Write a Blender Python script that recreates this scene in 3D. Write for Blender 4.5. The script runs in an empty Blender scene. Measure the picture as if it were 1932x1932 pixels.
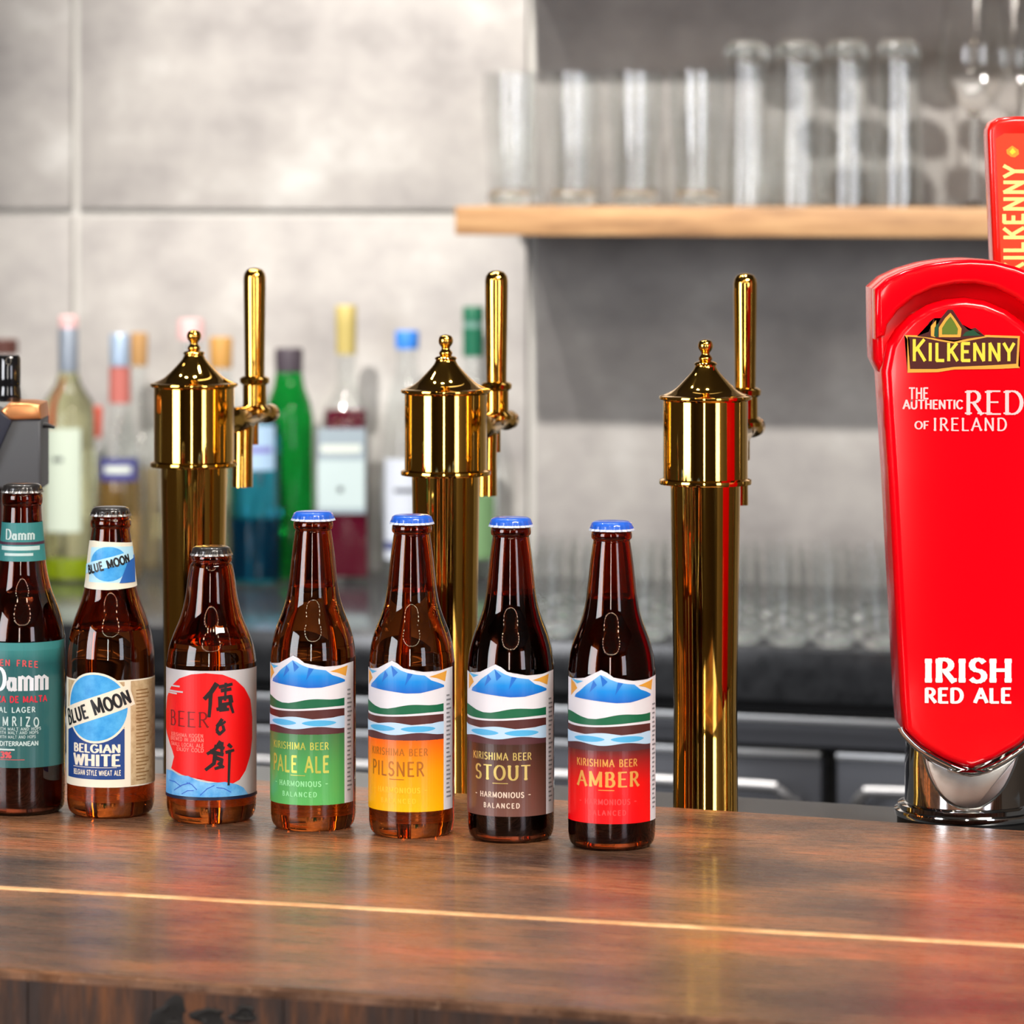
import bpy, bmesh, math, random
from mathutils import Vector, Matrix
random.seed(7)
C = bpy.context.scene.collection
SC = bpy.context.scene
PI = math.pi
# ---------------------------------------------------------------- camera
F = 7500.0            # focal length in pixels of a 1932 px frame
CX, HY = 966.0, 330.0 # vertical centre line and eye-level line of the picture
EYE = 1.517           # eye height, bar top is at 1.05
BAR = 1.05
cd = bpy.data.cameras.new('camera'); cam = bpy.data.objects.new('camera', cd); C.objects.link(cam)
cam.location = (0, 0, EYE); cam.rotation_euler = (PI/2, 0, 0)
cd.sensor_width = 36; cd.sensor_fit = 'HORIZONTAL'; cd.lens = 36*F/1932
cd.shift_y = -(966-HY)/1932
cd.dof.use_dof = True; cd.dof.focus_distance = 2.82; cd.dof.aperture_fstop = 9.5
cd.clip_start = .05
SC.camera = cam
SC.view_settings.view_transform = 'Standard'; SC.view_settings.look = 'None'
SC.view_settings.exposure = 0.0; SC.view_settings.gamma = 1; SC.view_settings.use_curve_mapping = False
SC.cycles.max_bounces = 24; SC.cycles.transmission_bounces = 20; SC.cycles.transparent_max_bounces = 64
SC.cycles.glossy_bounces = 8; SC.cycles.sample_clamp_indirect = 6
SC.cycles.caustics_reflective = False; SC.cycles.caustics_refractive = True; SC.cycles.blur_glossy = 1.0
# ---------------------------------------------------------------- world and lamps
w = bpy.data.worlds.new('world'); SC.world = w; w.use_nodes = True
w.node_tree.nodes['Background'].inputs[0].default_value = (.80, .86, 1, 1)
w.node_tree.nodes['Background'].inputs[1].default_value = .42
YAW = math.radians(18)
def px(x, y, Y):      # point seen at pixel x, y at distance Y
    return Vector(((x-CX)/F*Y, Y, EYE-(y-HY)/F*Y))
class Frame:          # vertical plane running to the right and towards the viewer
    def __init__(s, x0, Y0, yaw):
        s.o = Vector(((x0-CX)/F*Y0, Y0)); s.a = yaw
        s.d = Vector((math.cos(yaw), -math.sin(yaw))); s.n = Vector((math.sin(yaw), math.cos(yaw)))
    def hit(s, x, y, off=0):
        rx = (x-CX)/F; o = s.o+s.n*off
        # t*rx = ox + u*dx ; t = oy + u*dy
        u = (o.y*rx-o.x)/(s.d.x-s.d.y*rx); t = o.y+u*s.d.y
        return u, EYE-(y-HY)/F*t
    def pt(s, u, off=0, z=0):
        p = s.o+s.d*u+s.n*off
        return Vector((p.x, p.y, z))
WALL = Frame(500, 5.80, YAW)
SHD = .31
def area(name, loc, target, sx, sy, power, col=(1, 1, 1), spread=180):
    l = bpy.data.lights.new(name, 'AREA'); l.shape = 'RECTANGLE'; l.size = sx; l.size_y = sy
    l.energy = power; l.color = col; l.spread = math.radians(spread)
    o = bpy.data.objects.new(name, l); C.objects.link(o); o.location = loc
    o.rotation_euler = (Vector(target)-Vector(loc)).to_track_quat('-Z', 'Y').to_euler()
    return o
# ceiling spot over the aisle: the shelf shadow on the wall fixes its direction
cu, cz = WALL.hit(858, 441, -SHD); cor = WALL.pt(cu, -SHD, EYE-(441-HY)/F*5.5)
wu, wz = WALL.hit(1012, 802); wp = WALL.pt(wu, 0, wz)
dr = (cor-wp).normalized()
sl = bpy.data.lights.new('aisle_spot', 'SPOT'); so = bpy.data.objects.new('aisle_spot', sl); C.objects.link(so)
so.location = cor+dr*1.9; sl.energy = 312; sl.color = (1, .95, .88); sl.shadow_soft_size = .03
sl.spot_size = math.radians(64); sl.spot_blend = .6
tu, tz = WALL.hit(1300, 520); so.rotation_euler = (WALL.pt(tu, 0, tz)-so.location).to_track_quat('-Z', 'Y').to_euler()
area('left_key_light', (-2.7, .9, 1.75), (0, 2.8, 1.1), 1.3, 1.5, 40, (.95, .96, 1), 130)  # soft key light added on the left, not an actual window
area('front_strip', (-.45, -2.8, 1.8), (.1, 2.8, 1.2), .28, 2.0, 34, (1, .96, .9))
area('front_window', (2.85, -1.6, 1.8), (0, 2.8, 1.1), 1.0, 1.9, 48, (.86, .88, 1))
area('ceiling_fill', (1.0, 1.3, 3.0), (.2, 2.8, 1.05), 1.2, .3, 22, (1, .92, .82), 100)  # unseen fill light, added to brighten the bar
area('back_fill', (.6, 4.2, 3.0), (.5, 4.9, .9), 1.6, .3, 10, (1, .95, .9), 110)  # second unseen fill, added to lift the back counter
for k_ in range(12):       # two rows of unseen disc lights, added overhead for sparkle on the glass
    u_ = -1.1+.5*(k_ % 6); r_ = k_//6
    l_ = bpy.data.lights.new('glint_disc', 'AREA'); l_.shape = 'DISK'; l_.size = .10; l_.energy = (7.0, 3.0)[r_]; l_.color = (1, .95, .88); l_.spread = math.radians(85)
    o_ = bpy.data.objects.new('glint_disc', l_); C.objects.link(o_); o_.location = WALL.pt(u_, (-.75, -2.3)[r_], 3.08)


# ---------------------------------------------------------------- materials
MATS = {}
def mat(name, col=(.8, .8, .8), rough=.5, metal=0, trans=0, ior=1.45, coat=0, spec=.5, emis=None, es=0):
    if name in MATS: return MATS[name]
    m = bpy.data.materials.new(name); m.use_nodes = True; b = m.node_tree.nodes['Principled BSDF']
    b.inputs['Base Color'].default_value = (*col, 1); b.inputs['Roughness'].default_value = rough
    b.inputs['Metallic'].default_value = metal; b.inputs['Transmission Weight'].default_value = trans
    b.inputs['IOR'].default_value = ior; b.inputs['Coat Weight'].default_value = coat
    b.inputs['Coat Roughness'].default_value = .04
    b.inputs['Specular IOR Level'].default_value = spec
    if emis: b.inputs['Emission Color'].default_value = (*emis, 1); b.inputs['Emission Strength'].default_value = es
    MATS[name] = m; return m
def srgb(r, g, b):
    f = lambda c: (c/255/12.92) if c/255 <= .04045 else ((c/255+.055)/1.055)**2.4
    return (f(r), f(g), f(b))
def N(m, t, **k):
    n = m.node_tree.nodes.new(t)
    for a, v in k.items(): setattr(n, a, v)
    return n
def L(m, a, b): m.node_tree.links.new(a, b)
def ramp(m, stops):
    r = N(m, 'ShaderNodeValToRGB'); e = r.color_ramp.elements
    while len(e) < len(stops): e.new(.5)
    for i, (p, c) in enumerate(stops): e[i].position = p; e[i].color = (*c, 1)
    return r
def noise_mat(name, stops, scale, stretch=(1, 1, 1), rough=.5, rrange=None, bump=.0, bscale=60, coat=0, detail=8, seed=0, metal=0, spec=.5):
    m = mat(name, rough=rough, coat=coat, metal=metal, spec=spec); b = m.node_tree.nodes['Principled BSDF']
    tc = N(m, 'ShaderNodeTexCoord'); mp = N(m, 'ShaderNodeMapping'); mp.inputs['Scale'].default_value = stretch
    mp.inputs['Location'].default_value = (seed, seed*.7, 0)
    L(m, tc.outputs['Object'], mp.inputs[0])
    n = N(m, 'ShaderNodeTexNoise'); n.inputs['Scale'].default_value = scale; n.inputs['Detail'].default_value = detail
    n.inputs['Roughness'].default_value = .62
    L(m, mp.outputs[0], n.inputs[0]); r = ramp(m, stops); L(m, n.outputs[0], r.inputs[0]); L(m, r.outputs[0], b.inputs['Base Color'])
    if bump:
        n2 = N(m, 'ShaderNodeTexNoise'); n2.inputs['Scale'].default_value = bscale; n2.inputs['Detail'].default_value = 6
        L(m, mp.outputs[0], n2.inputs[0]); bp = N(m, 'ShaderNodeBump'); bp.inputs['Strength'].default_value = bump; bp.inputs['Distance'].default_value = .002
        L(m, n2.outputs[0], bp.inputs['Height']); L(m, bp.outputs[0], b.inputs['Normal'])
        if rrange:
            mr = N(m, 'ShaderNodeMapRange'); mr.inputs[1].default_value = .3; mr.inputs[2].default_value = .7
            mr.inputs[3].default_value = rrange[0]; mr.inputs[4].default_value = rrange[1]
            L(m, n2.outputs[0], mr.inputs[0]); L(m, mr.outputs[0], b.inputs['Roughness'])
    return m
def grad_mat(name, z0, z1, stops, rough=.35):
    m = mat(name, rough=rough, coat=.3); b = m.node_tree.nodes['Principled BSDF']
    tc = N(m, 'ShaderNodeTexCoord'); sp = N(m, 'ShaderNodeSeparateXYZ'); mr = N(m, 'ShaderNodeMapRange')
    mr.inputs[1].default_value = z0; mr.inputs[2].default_value = z1
    L(m, tc.outputs['Object'], sp.inputs[0]); L(m, sp.outputs[2], mr.inputs[0]); r = ramp(m, stops); L(m, mr.outputs[0], r.inputs[0])
    L(m, r.outputs[0], b.inputs['Base Color']); return m
def thin_glass(name, tint=(.994, .997, .996), refl=1.0, rough=.07):   # thin clear wall: passes light, mirrors at grazing angles
    if name in MATS: return MATS[name]
    m = bpy.data.materials.new(name); m.use_nodes = True; nt = m.node_tree; nt.nodes.clear()
    o = N(m, 'ShaderNodeOutputMaterial'); mx = N(m, 'ShaderNodeMixShader'); t = N(m, 'ShaderNodeBsdfTransparent')
    g = N(m, 'ShaderNodeBsdfGlossy'); lw = N(m, 'ShaderNodeLayerWeight'); lw.inputs[0].default_value = .5
    pw = N(m, 'ShaderNodeMath', operation='POWER'); pw.inputs[1].default_value = 5; L(m, lw.outputs['Facing'], pw.inputs[0])
    fr = N(m, 'ShaderNodeMath', operation='MULTIPLY_ADD', use_clamp=True); fr.inputs[1].default_value = .9; fr.inputs[2].default_value = .03*refl; L(m, pw.outputs[0], fr.inputs[0])
    t.inputs[0].default_value = (*tint, 1); g.inputs['Roughness'].default_value = rough
    L(m, fr.outputs[0], mx.inputs[0]); L(m, t.outputs[0], mx.inputs[1]); L(m, g.outputs[0], mx.inputs[2]); L(m, mx.outputs[0], o.inputs[0])
    MATS[name] = m; return m

BRASS = noise_mat('polished_brass', [(.3, (.84, .46, .075)), (.7, (.92, .54, .105))], 12, rough=.045, metal=1)
CHROME = mat('chrome', (.62, .62, .62), .06, 1)
SATIN = mat('satin_steel', (.58, .57, .55), .26, 1)
STEEL = mat('brushed_steel', (.45, .46, .47), .35, 1)
RED = mat('red_lacquer', (.88, .0008, .0065), .14, coat=.15, spec=.3)
WHITE = mat('white_print', (.86, .86, .84), .4)
DRED = mat('dark_red_print', srgb(70, 12, 4), .4)
YEL = mat('yellow_print', srgb(240, 208, 62), .4)
GOLD = mat('gold_foil', srgb(225, 160, 60), .35)
PINK = mat('pale_pink_print', srgb(255, 195, 195), .4)
BLACK = mat('black_print', (.008, .008, .01), .4)
def amber(name, col): return mat(name, col, .015, 0, 1, 1.46)
GLASS_BROWN = amber('brown_glass', (.45, .10, .016))
GLASS_DEEP = amber('deep_brown_glass', (.44, .075, .012))
GLASS_DARK = amber('dark_bottle_glass', (.36, .075, .03))
CLEAR = thin_glass('clear_glass')
THICK = mat('thick_clear_glass', (.97, .99, .98), .20, 0, 1, 1.48)

_nt = THICK.node_tree; _o = _nt.nodes['Material Output']; _mx = N(THICK, 'ShaderNodeMixShader'); _t = N(THICK, 'ShaderNodeBsdfTransparent')
_mx.inputs[0].default_value = .8; _t.inputs[0].default_value = (.96, .985, .975, 1)
L(THICK, _t.outputs[0], _mx.inputs[1]); L(THICK, _nt.nodes['Principled BSDF'].outputs[0], _mx.inputs[2]); L(THICK, _mx.outputs[0], _o.inputs[0])
# ---------------------------------------------------------------- mesh helpers
def finish(bm, ang=38):
    bmesh.ops.remove_doubles(bm, verts=bm.verts, dist=1e-6)
    for f in bm.faces: f.smooth = True
    lim = math.radians(ang)
    for e in bm.edges:
        if len(e.link_faces) == 2 and e.link_faces[0].normal.length > 0 and e.link_faces[1].normal.length > 0:
            e.smooth = e.calc_face_angle(0) < lim
def obj(name, bm, m=None, parent=None, loc=None, smooth=38, mats=None):
    bm.normal_update()
    if smooth: finish(bm, smooth)
    me = bpy.data.meshes.new(name); bm.to_mesh(me); bm.free()
    o = bpy.data.objects.new(name, me); C.objects.link(o)
    for q in (mats or [m]):
        if q: me.materials.append(q)
    if parent: o.parent = parent
    if loc is not None: o.location = loc
    return o
def tag(o, label=None, cat=None, group=None, kind=None):
    if label: o['label'] = label
    if cat: o['category'] = cat
    if group: o['group'] = group
    if kind: o['kind'] = kind
    return o
def thing(name, label, cat, loc, rz=0, group=None, kind=None):
    o = bpy.data.objects.new(name, None); C.objects.link(o); o.location = loc; o.rotation_euler = (0, 0, rz)
    o.empty_display_size = .02
    return tag(o, label, cat, group, kind)
def dup(root, loc, rz=None, label=None, group=None):
    r = root.copy(); C.objects.link(r); r.location = loc
    if rz is not None: r.rotation_euler = (0, 0, rz)
    if label: r['label'] = label
    if group: r['group'] = group
    for ch in list(root.children):
        c = ch.copy(); C.objects.link(c); c.parent = r
        for g in list(ch.children):
            d = g.copy(); C.objects.link(d); d.parent = c
    return r
def lathe(prof, segs=48, bm=None, M=None, rfun=None, mi=0, caps=True, flip=False):
    bm = bm or bmesh.new(); rings = []
    for r, z in prof:
        if r <= 1e-6:
            v = bm.verts.new((0, 0, z)); rings.append([v])
        else:
            rr = []
            for i in range(segs):
                a = 2*PI*i/segs; q = r*(rfun(a, z) if rfun else 1)
                rr.append(bm.verts.new((q*math.cos(a), q*math.sin(a), z)))
            rings.append(rr)
    fs = []
    for a, b in zip(rings, rings[1:]):
        for i in range(segs):
            j = (i+1) % segs
            if len(a) == 1 and len(b) == 1: continue
            if len(a) == 1: vs = [a[0], b[j], b[i]]
            elif len(b) == 1: vs = [a[i], a[j], b[0]]
            else: vs = [a[i], a[j], b[j], b[i]]
            if flip: vs = vs[::-1]
            f = bm.faces.new(vs); f.material_index = mi; fs.append(f)
    if caps:
        if len(rings[0]) > 1: f = bm.faces.new(rings[0][::-1] if not flip else rings[0]); f.material_index = mi
        if len(rings[-1]) > 1: f = bm.faces.new(rings[-1] if not flip else rings[-1][::-1]); f.material_index = mi
    if M is not None: bmesh.ops.transform(bm, matrix=M, verts=[v for r in rings for v in r])
    return bm
def box(x0, x1, y0, y1, z0, z1, bm=None, bev=0):
    b2 = bmesh.new(); bmesh.ops.create_cube(b2, size=1)
    for v in b2.verts:
        v.co = Vector((x0+(v.co.x+.5)*(x1-x0), y0+(v.co.y+.5)*(y1-y0), z0+(v.co.z+.5)*(z1-z0)))
    if bev: bmesh.ops.bevel(b2, geom=b2.edges[:], offset=bev, segments=2, affect='EDGES', profile=.6)
    if bm is None: return b2
    me = bpy.data.meshes.new('t'); b2.to_mesh(me); b2.free(); bm.from_mesh(me); bpy.data.meshes.remove(me); return bm
def tube(pts, r, segs=12, bm=None, cap=True):
    bm = bm or bmesh.new(); pts = [Vector(p) for p in pts]; rings = []
    for i, p in enumerate(pts):
        t = (pts[min(i+1, len(pts)-1)]-pts[max(i-1, 0)]).normalized()
        q = t.to_track_quat('Z', 'Y'); rr = r[i] if isinstance(r, (list, tuple)) else r
        rings.append([bm.verts.new(p+q @ Vector((rr*math.cos(2*PI*k/segs), rr*math.sin(2*PI*k/segs), 0))) for k in range(segs)])
    for a, b in zip(rings, rings[1:]):
        for i in range(segs):
            j = (i+1) % segs; bm.faces.new([a[i], a[j], b[j], b[i]])
    if cap: bm.faces.new(rings[0][::-1]); bm.faces.new(rings[-1])
    return bm
def slab(pts, y0, y1, bev=0, bm=None, segs=3):       # outline in x, z extruded along y
    b2 = bmesh.new(); vs = [b2.verts.new((x, y0, z)) for x, z in pts]; f = b2.faces.new(vs)
    r = bmesh.ops.extrude_face_region(b2, geom=[f])
    for v in [g for g in r['geom'] if isinstance(g, bmesh.types.BMVert)]: v.co.y = y1
    bmesh.ops.recalc_face_normals(b2, faces=b2.faces)
    if bev:
        es = [e for e in b2.edges if abs(e.verts[0].co.y-y0) < 1e-7 and abs(e.verts[1].co.y-y0) < 1e-7]
        bmesh.ops.bevel(b2, geom=es, offset=bev, segments=segs, affect='EDGES', profile=.5)
    bmesh.ops.triangulate(b2, faces=[f for f in b2.faces if len(f.verts) > 4])
    if bm is None: return b2
    me = bpy.data.meshes.new('t'); b2.to_mesh(me); b2.free(); bm.from_mesh(me); bpy.data.meshes.remove(me); return bm
def interp(tab, x):
    if x <= tab[0][0]: return tab[0][1]
    for (a, b), (c, d) in zip(tab, tab[1:]):
        if x <= c: return b+(d-b)*(x-a)/(c-a)
    return tab[-1][1]
def spline(pts, n=6):          # smooth profile through points (Catmull-Rom)
    P = [pts[0]]+list(pts)+[pts[-1]]; out = []
    for i in range(1, len(P)-2):
        for k in range(n):
            t = k/n; o = []
            for c in range(len(pts[0])):
                a, b, d, e = P[i-1][c], P[i][c], P[i+1][c], P[i+2][c]
                o.append(.5*((2*b)+(-a+d)*t+(2*a-5*b+4*d-e)*t*t+(-a+3*b-3*d+e)*t**3))
            out.append(tuple(o))
    out.append(tuple(pts[-1])); return out

# ---------------------------------------------------------------- stroke lettering
def arc(cx, cy, rx, ry, a0, a1, n=9):
    return [(cx+rx*math.cos(math.radians(a0+(a1-a0)*i/n)), cy+ry*math.sin(math.radians(a0+(a1-a0)*i/n))) for i in range(n+1)]
G = {   # width, strokes, serif feet
'A': (.74, [[(.02, 0), (.37, 1), (.72, 0)], [(.15, .34), (.59, .34)]], [(.02, 0), (.72, 0)]),
'B': (.62, [[(.1, 0), (.1, 1)], [(.1, 1), (.3, 1)]+arc(.3, .76, .2, .24, 90, -90)+[(.1, .52)], [(.1, .52), (.32, .52)]+arc(.32, .26, .24, .26, 90, -90)+[(.1, 0)]], [(.1, 0), (.1, 1)]),
'C': (.7, [arc(.4, .5, .36, .5, 45, 315, 14)], []),
'D': (.74, [[(.1, 0), (.1, 1)], [(.1, 1), (.3, 1)]+arc(.32, .5, .36, .5, 90, -90, 12)+[(.1, 0)]], [(.1, 0), (.1, 1)]),
'E': (.58, [[(.1, 0), (.1, 1)], [(.1, 1), (.54, 1)], [(.1, .52), (.46, .52)], [(.1, 0), (.56, 0)]], [(.1, 0), (.1, 1)]),
'F': (.55, [[(.1, 0), (.1, 1)], [(.1, 1), (.52, 1)], [(.1, .52), (.44, .52)]], [(.1, 0), (.1, 1)]),
'G': (.76, [arc(.4, .5, .36, .5, 45, 335, 14)+[(.73, .42)], [(.48, .42), (.76, .42)]], []),
'H': (.74, [[(.1, 0), (.1, 1)], [(.64, 0), (.64, 1)], [(.1, .52), (.64, .52)]], [(.1, 0), (.1, 1), (.64, 0), (.64, 1)]),
'I': (.24, [[(.12, 0), (.12, 1)]], [(.12, 0), (.12, 1)]),
'J': (.44, [[(.34, 1), (.34, .25)]+arc(.18, .22, .16, .22, 0, -150)], [(.34, 1)]),
'K': (.66, [[(.1, 0), (.1, 1)], [(.1, .42), (.6, 1)], [(.26, .6), (.64, 0)]], [(.1, 0), (.1, 1)]),
'L': (.54, [[(.1, 0), (.1, 1)], [(.1, 0), (.52, 0)]], [(.1, 0), (.1, 1)]),
'M': (.9, [[(.1, 0), (.1, 1), (.45, .12), (.8, 1), (.8, 0)]], [(.1, 0), (.8, 0)]),
'N': (.76, [[(.1, 0), (.1, 1), (.66, 0), (.66, 1)]], [(.1, 0), (.66, 1)]),
'O': (.78, [arc(.39, .5, .35, .5, 0, 360, 20)], []),
'P': (.58, [[(.1, 0), (.1, 1)], [(.1, 1), (.3, 1)]+arc(.3, .74, .24, .26, 90, -90)+[(.1, .48)]], [(.1, 0), (.1, 1)]),
'R': (.64, [[(.1, 0), (.1, 1)], [(.1, 1), (.3, 1)]+arc(.3, .75, .23, .25, 90, -90)+[(.1, .5)], [(.3, .5), (.62, 0)]], [(.1, 0), (.1, 1), (.6, 0)]),
'S': (.56, [arc(.29, .75, .22, .25, 30, 270, 9)+arc(.27, .25, .24, .25, 90, -150, 9)], []),
'T': (.66, [[(.33, 0), (.33, 1)], [(.02, 1), (.64, 1)]], [(.33, 0)]),
'U': (.74, [[(.1, 1), (.1, .32)]+arc(.37, .32, .27, .32, 180, 360, 10)+[(.64, 1)]], [(.1, 1), (.64, 1)]),
'V': (.7, [[(.02, 1), (.36, 0), (.7, 1)]], [(.02, 1), (.7, 1)]),
'W': (1.0, [[(.02, 1), (.27, 0), (.5, .9), (.74, 0), (.98, 1)]], [(.02, 1), (.98, 1)]),
'X': (.66, [[(.02, 1), (.64, 0)], [(.02, 0), (.64, 1)]], []),
'Y': (.66, [[(.02, 1), (.33, .48), (.64, 1)], [(.33, .48), (.33, 0)]], [(.33, 0)]),
'Z': (.6, [[(.04, 1), (.56, 1), (.04, 0), (.58, 0)]], []),
'3': (.5, [arc(.24, .76, .18, .24, 140, -90, 8), arc(.24, .27, .21, .27, 90, -140, 8)], []),
'0': (.56, [arc(.28, .5, .22, .5, 0, 360, 16)], []),
'5': (.5, [[(.44, 1), (.12, 1), (.1, .58)]+arc(.24, .32, .2, .3, 120, -140, 8)], []),
'%': (.7, [arc(.16, .78, .12, .2, 0, 360, 8), arc(.54, .22, .12, .2, 0, 360, 8), [(.1, 0), (.6, 1)]], []),
'a': (.55, [arc(.24, .24, .18, .24, 0, 360, 12), [(.43, .52), (.43, 0), (.52, .04)], [(.1, .55), (.43, .55)]], []),
'm': (.86, [[(.1, .6), (.1, 0)], [(.1, .5), (.24, .6), (.42, .5), (.42, 0)], [(.42, .5), (.58, .6), (.76, .5), (.76, 0)]], [(.1, 0), (.42, 0), (.76, 0)]),
'-': (.5, [[(.05, .5), (.45, .5)]], []), '.': (.2, [[(.1, 0), (.1, .12)]], []), "'": (.2, [[(.1, .8), (.1, 1)]], []),
' ': (.4, [], []),
}
def stroke_polys(pts, thick, thin):
    out = []; P = [Vector(p) for p in pts]
    for a, b in zip(P, P[1:]):
        d = b-a
        if d.length < 1e-6: continue
        d.normalize(); n = Vector((-d.y, d.x))
        wd = (thin+(thick-thin)*abs(d.y)**1.5)/2; e = d*min(wd, .04)
        out.append([a-e-n*wd, b+e-n*wd, b+e+n*wd, a-e+n*wd])
    return out
class Art:      # flat print: polygons in u (across), v (up), with a material index and a layer
    def __init__(s): s.p = []; s.mats = []
    def mi(s, m):
        if m not in s.mats: s.mats.append(m)
        return s.mats.index(m)
    def poly(s, pts, m, layer=1): s.p.append(([Vector(q) for q in pts], s.mi(m), layer)); return s
    def rect(s, u0, v0, u1, v1, m, layer=1): return s.poly([(u0, v0), (u1, v0), (u1, v1), (u0, v1)], m, layer)
    def band(s, top, bot, m, layer=1):   # two polylines with the same u order
        return s.poly(list(bot)+list(top)[::-1], m, layer)
    def text(s, t, u, v, h, m, layer=3, thick=.16, thin=None, serif=0, align='c', width=None, track=.12, rot=0, condense=1, arch=0, big=None):
        thin = thick if thin is None else thin
        adv = 0; items = []
        for i, ch in enumerate(t):
            w_, st, se = G.get(ch, G['-']); k = big[1] if big and i in big[0] else 1
            items.append((adv, w_, st, se, k)); adv += (w_*k+track)
        adv -= track
        sx = (width/adv) if width else h*condense
        off = {'c': -adv/2, 'l': 0, 'r': -adv}[align]
        cr, sr = math.cos(rot), math.sin(rot)
        def T(x, y):
            X = x*sx; Y = y*h+arch*X*X
            return Vector((u+X*cr-Y*sr, v+X*sr+Y*cr))
        for a, w_, st, se, k in items:
            for q in st:
                for pl in stroke_polys([(a_*k, b_*k) for a_, b_ in q], thick, thin):
                    s.poly([T(off+a+c.x, c.y) for c in pl], m, layer)
            if serif:
                for (x, y) in se:
                    y0, y1 = (y*k, y*k+thin) if y < .5 else (y*k-thin, y*k)
                    xx = x*k
                    s.poly([T(off+a+xx-serif, y0), T(off+a+xx+serif, y0), T(off+a+xx+serif, y1), T(off+a+xx-serif, y1)], m, layer)
        return s
    def build(s, name, parent, R=None, rtab=None, du=.0022, dv=None, eps=.00012, y=0, base=0, loc=None):
        bm = bmesh.new(); cnt = 0
        for pts, mi, layer in s.p:
            # keep winding so that faces look towards -y
            ar = sum(a.x*b.y-b.x*a.y for a, b in zip(pts, pts[1:]+pts[:1]))
            if abs(ar) < 1e-12: continue
            if ar < 0: pts = pts[::-1]
            vs = [bm.verts.new((p.x, 0, p.y)) for p in pts]
            vs2 = []
            try: f = bm.faces.new(vs)
            except ValueError: continue
            f.material_index = mi
            cnt = (cnt+1) % 6
            for v in vs: v.co.y = -(layer*eps+cnt*1.5e-5)
        bmesh.ops.triangulate(bm, faces=[f for f in bm.faces if len(f.verts) > 4])
        if R or rtab:
            us = [v.co.x for v in bm.verts]; a = min(us); 
            while a < max(us):
                bmesh.ops.bisect_plane(bm, geom=bm.verts[:]+bm.edges[:]+bm.faces[:], plane_co=(a, 0, 0), plane_no=(1, 0, 0)); a += du
            if dv:
                zs = [v.co.z for v in bm.verts]; a = min(zs)
                while a < max(zs):
                    bmesh.ops.bisect_plane(bm, geom=bm.verts[:]+bm.edges[:]+bm.faces[:], plane_co=(0, 0, a), plane_no=(0, 0, 1)); a += dv
            for v in bm.verts:
                r = R if R else interp(rtab, v.co.z); rr = r+base-v.co.y
                an = v.co.x/(R if R else r); v.co = Vector((rr*math.sin(an), -rr*math.cos(an), v.co.z))
        else:
            for v in bm.verts: v.co.y += y
        return obj(name, bm, None, parent, loc, smooth=0, mats=s.mats)
def wavy(u0, u1, v, amps, n=24):   # amps: list of (amplitude, cycles, phase)
    return [(u0+(u1-u0)*i/n, v+sum(a*math.sin(2*PI*(c*i/n)+p) for a, c, p in amps)) for i in range(n+1)]

# ---------------------------------------------------------------- the room
t = thing('wall_back', None, None, WALL.pt(0, 0, 0), -YAW, kind='structure')
tile_stops = [(.30, srgb(128, 124, 123)), (.45, srgb(152, 148, 146)), (.55, srgb(163, 159, 156)), (.70, srgb(186, 184, 181))]
TILE = noise_mat('stone_tile', tile_stops, 4.6, (1, 1, 1.3), rough=.55, bump=.15, bscale=30, detail=10)
GROUT = mat('pale_grout', srgb(192, 190, 186), .8)
obj('grout_bed', box(-4, 5, .012, .12, 0, 3.1), GROUT, t)
gu0, gz0 = WALL.hit(141, 401); gu1, _ = WALL.hit(1001, 700); P = gu1-gu0; gw = .0065
base_t = box(gw, P-gw, 0, .02, gw, P-gw, bev=.0015); me_t = None
k0 = int(math.floor((-2.2-gu0)/P)); r0 = -int(gz0//P)-1
first = None
for i in range(-3, 5):
    for j in range(-3, 3):
        z0 = gz0+j*P
        if z0 < -.3: continue
        if first is None:
            first = obj('tile', base_t, TILE, t); o = first
        else:
            o = first.copy(); C.objects.link(o); o.parent = t
        o.location = (gu0+i*P, random.uniform(-.0008, .0008), z0)
FLOOR = noise_mat('dark_floor', [(.3, (.03, .03, .03)), (.7, (.07, .065, .06))], 4, rough=.5)
tag(obj('floor', box(-4, 4, -3, 7.4, -.1, 0), FLOOR), kind='structure')
tag(obj('ceiling', box(-4, 4, -3, 7.4, 3.1, 3.2), mat('ceiling_paint', (.10, .09, .085), .9)), kind='structure')
tag(obj('wall_left', box(-4.1, -4, -3, 7.4, 0, 3.1), mat('dark_wall_paint', (.22, .17, .13), .8)), kind='structure')
tag(obj('wall_front', box(-4, 4, -3.1, -3, 0, 3.1), MATS['dark_wall_paint']), kind='structure')
tag(obj('wall_right', box(3.4, 3.5, -3, 5.2, 0, 3.1), MATS['dark_wall_paint']), kind='structure')

# ---------------------------------------------------------------- wooden wall shelves
SHW = noise_mat('oak_shelf', [(.3, srgb(104, 74, 48)), (.5, srgb(148, 112, 76)), (.7, srgb(170, 136, 96))], 7, (.6, 6, 6), rough=.5)
su0, sz0 = WALL.hit(858, 441, -SHD); sz0 = cor.z; TH = .0385
def shelf(z, label):
    s_ = obj('wall_shelf', box(0, 1.6, -SHD, -.001, 0, TH, bev=.002), SHW, None, WALL.pt(su0, 0, z)); s_.rotation_euler = (0, 0, -YAW)
    tag(s_, label, 'shelf', 'oak shelves on the tiled wall')
    return s_
shelf(sz0, 'thick oak wall shelf holding the clear glasses')
shelf(sz0+.40, 'upper oak wall shelf just above the picture, above the glasses')
shelf_top = sz0+TH

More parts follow.
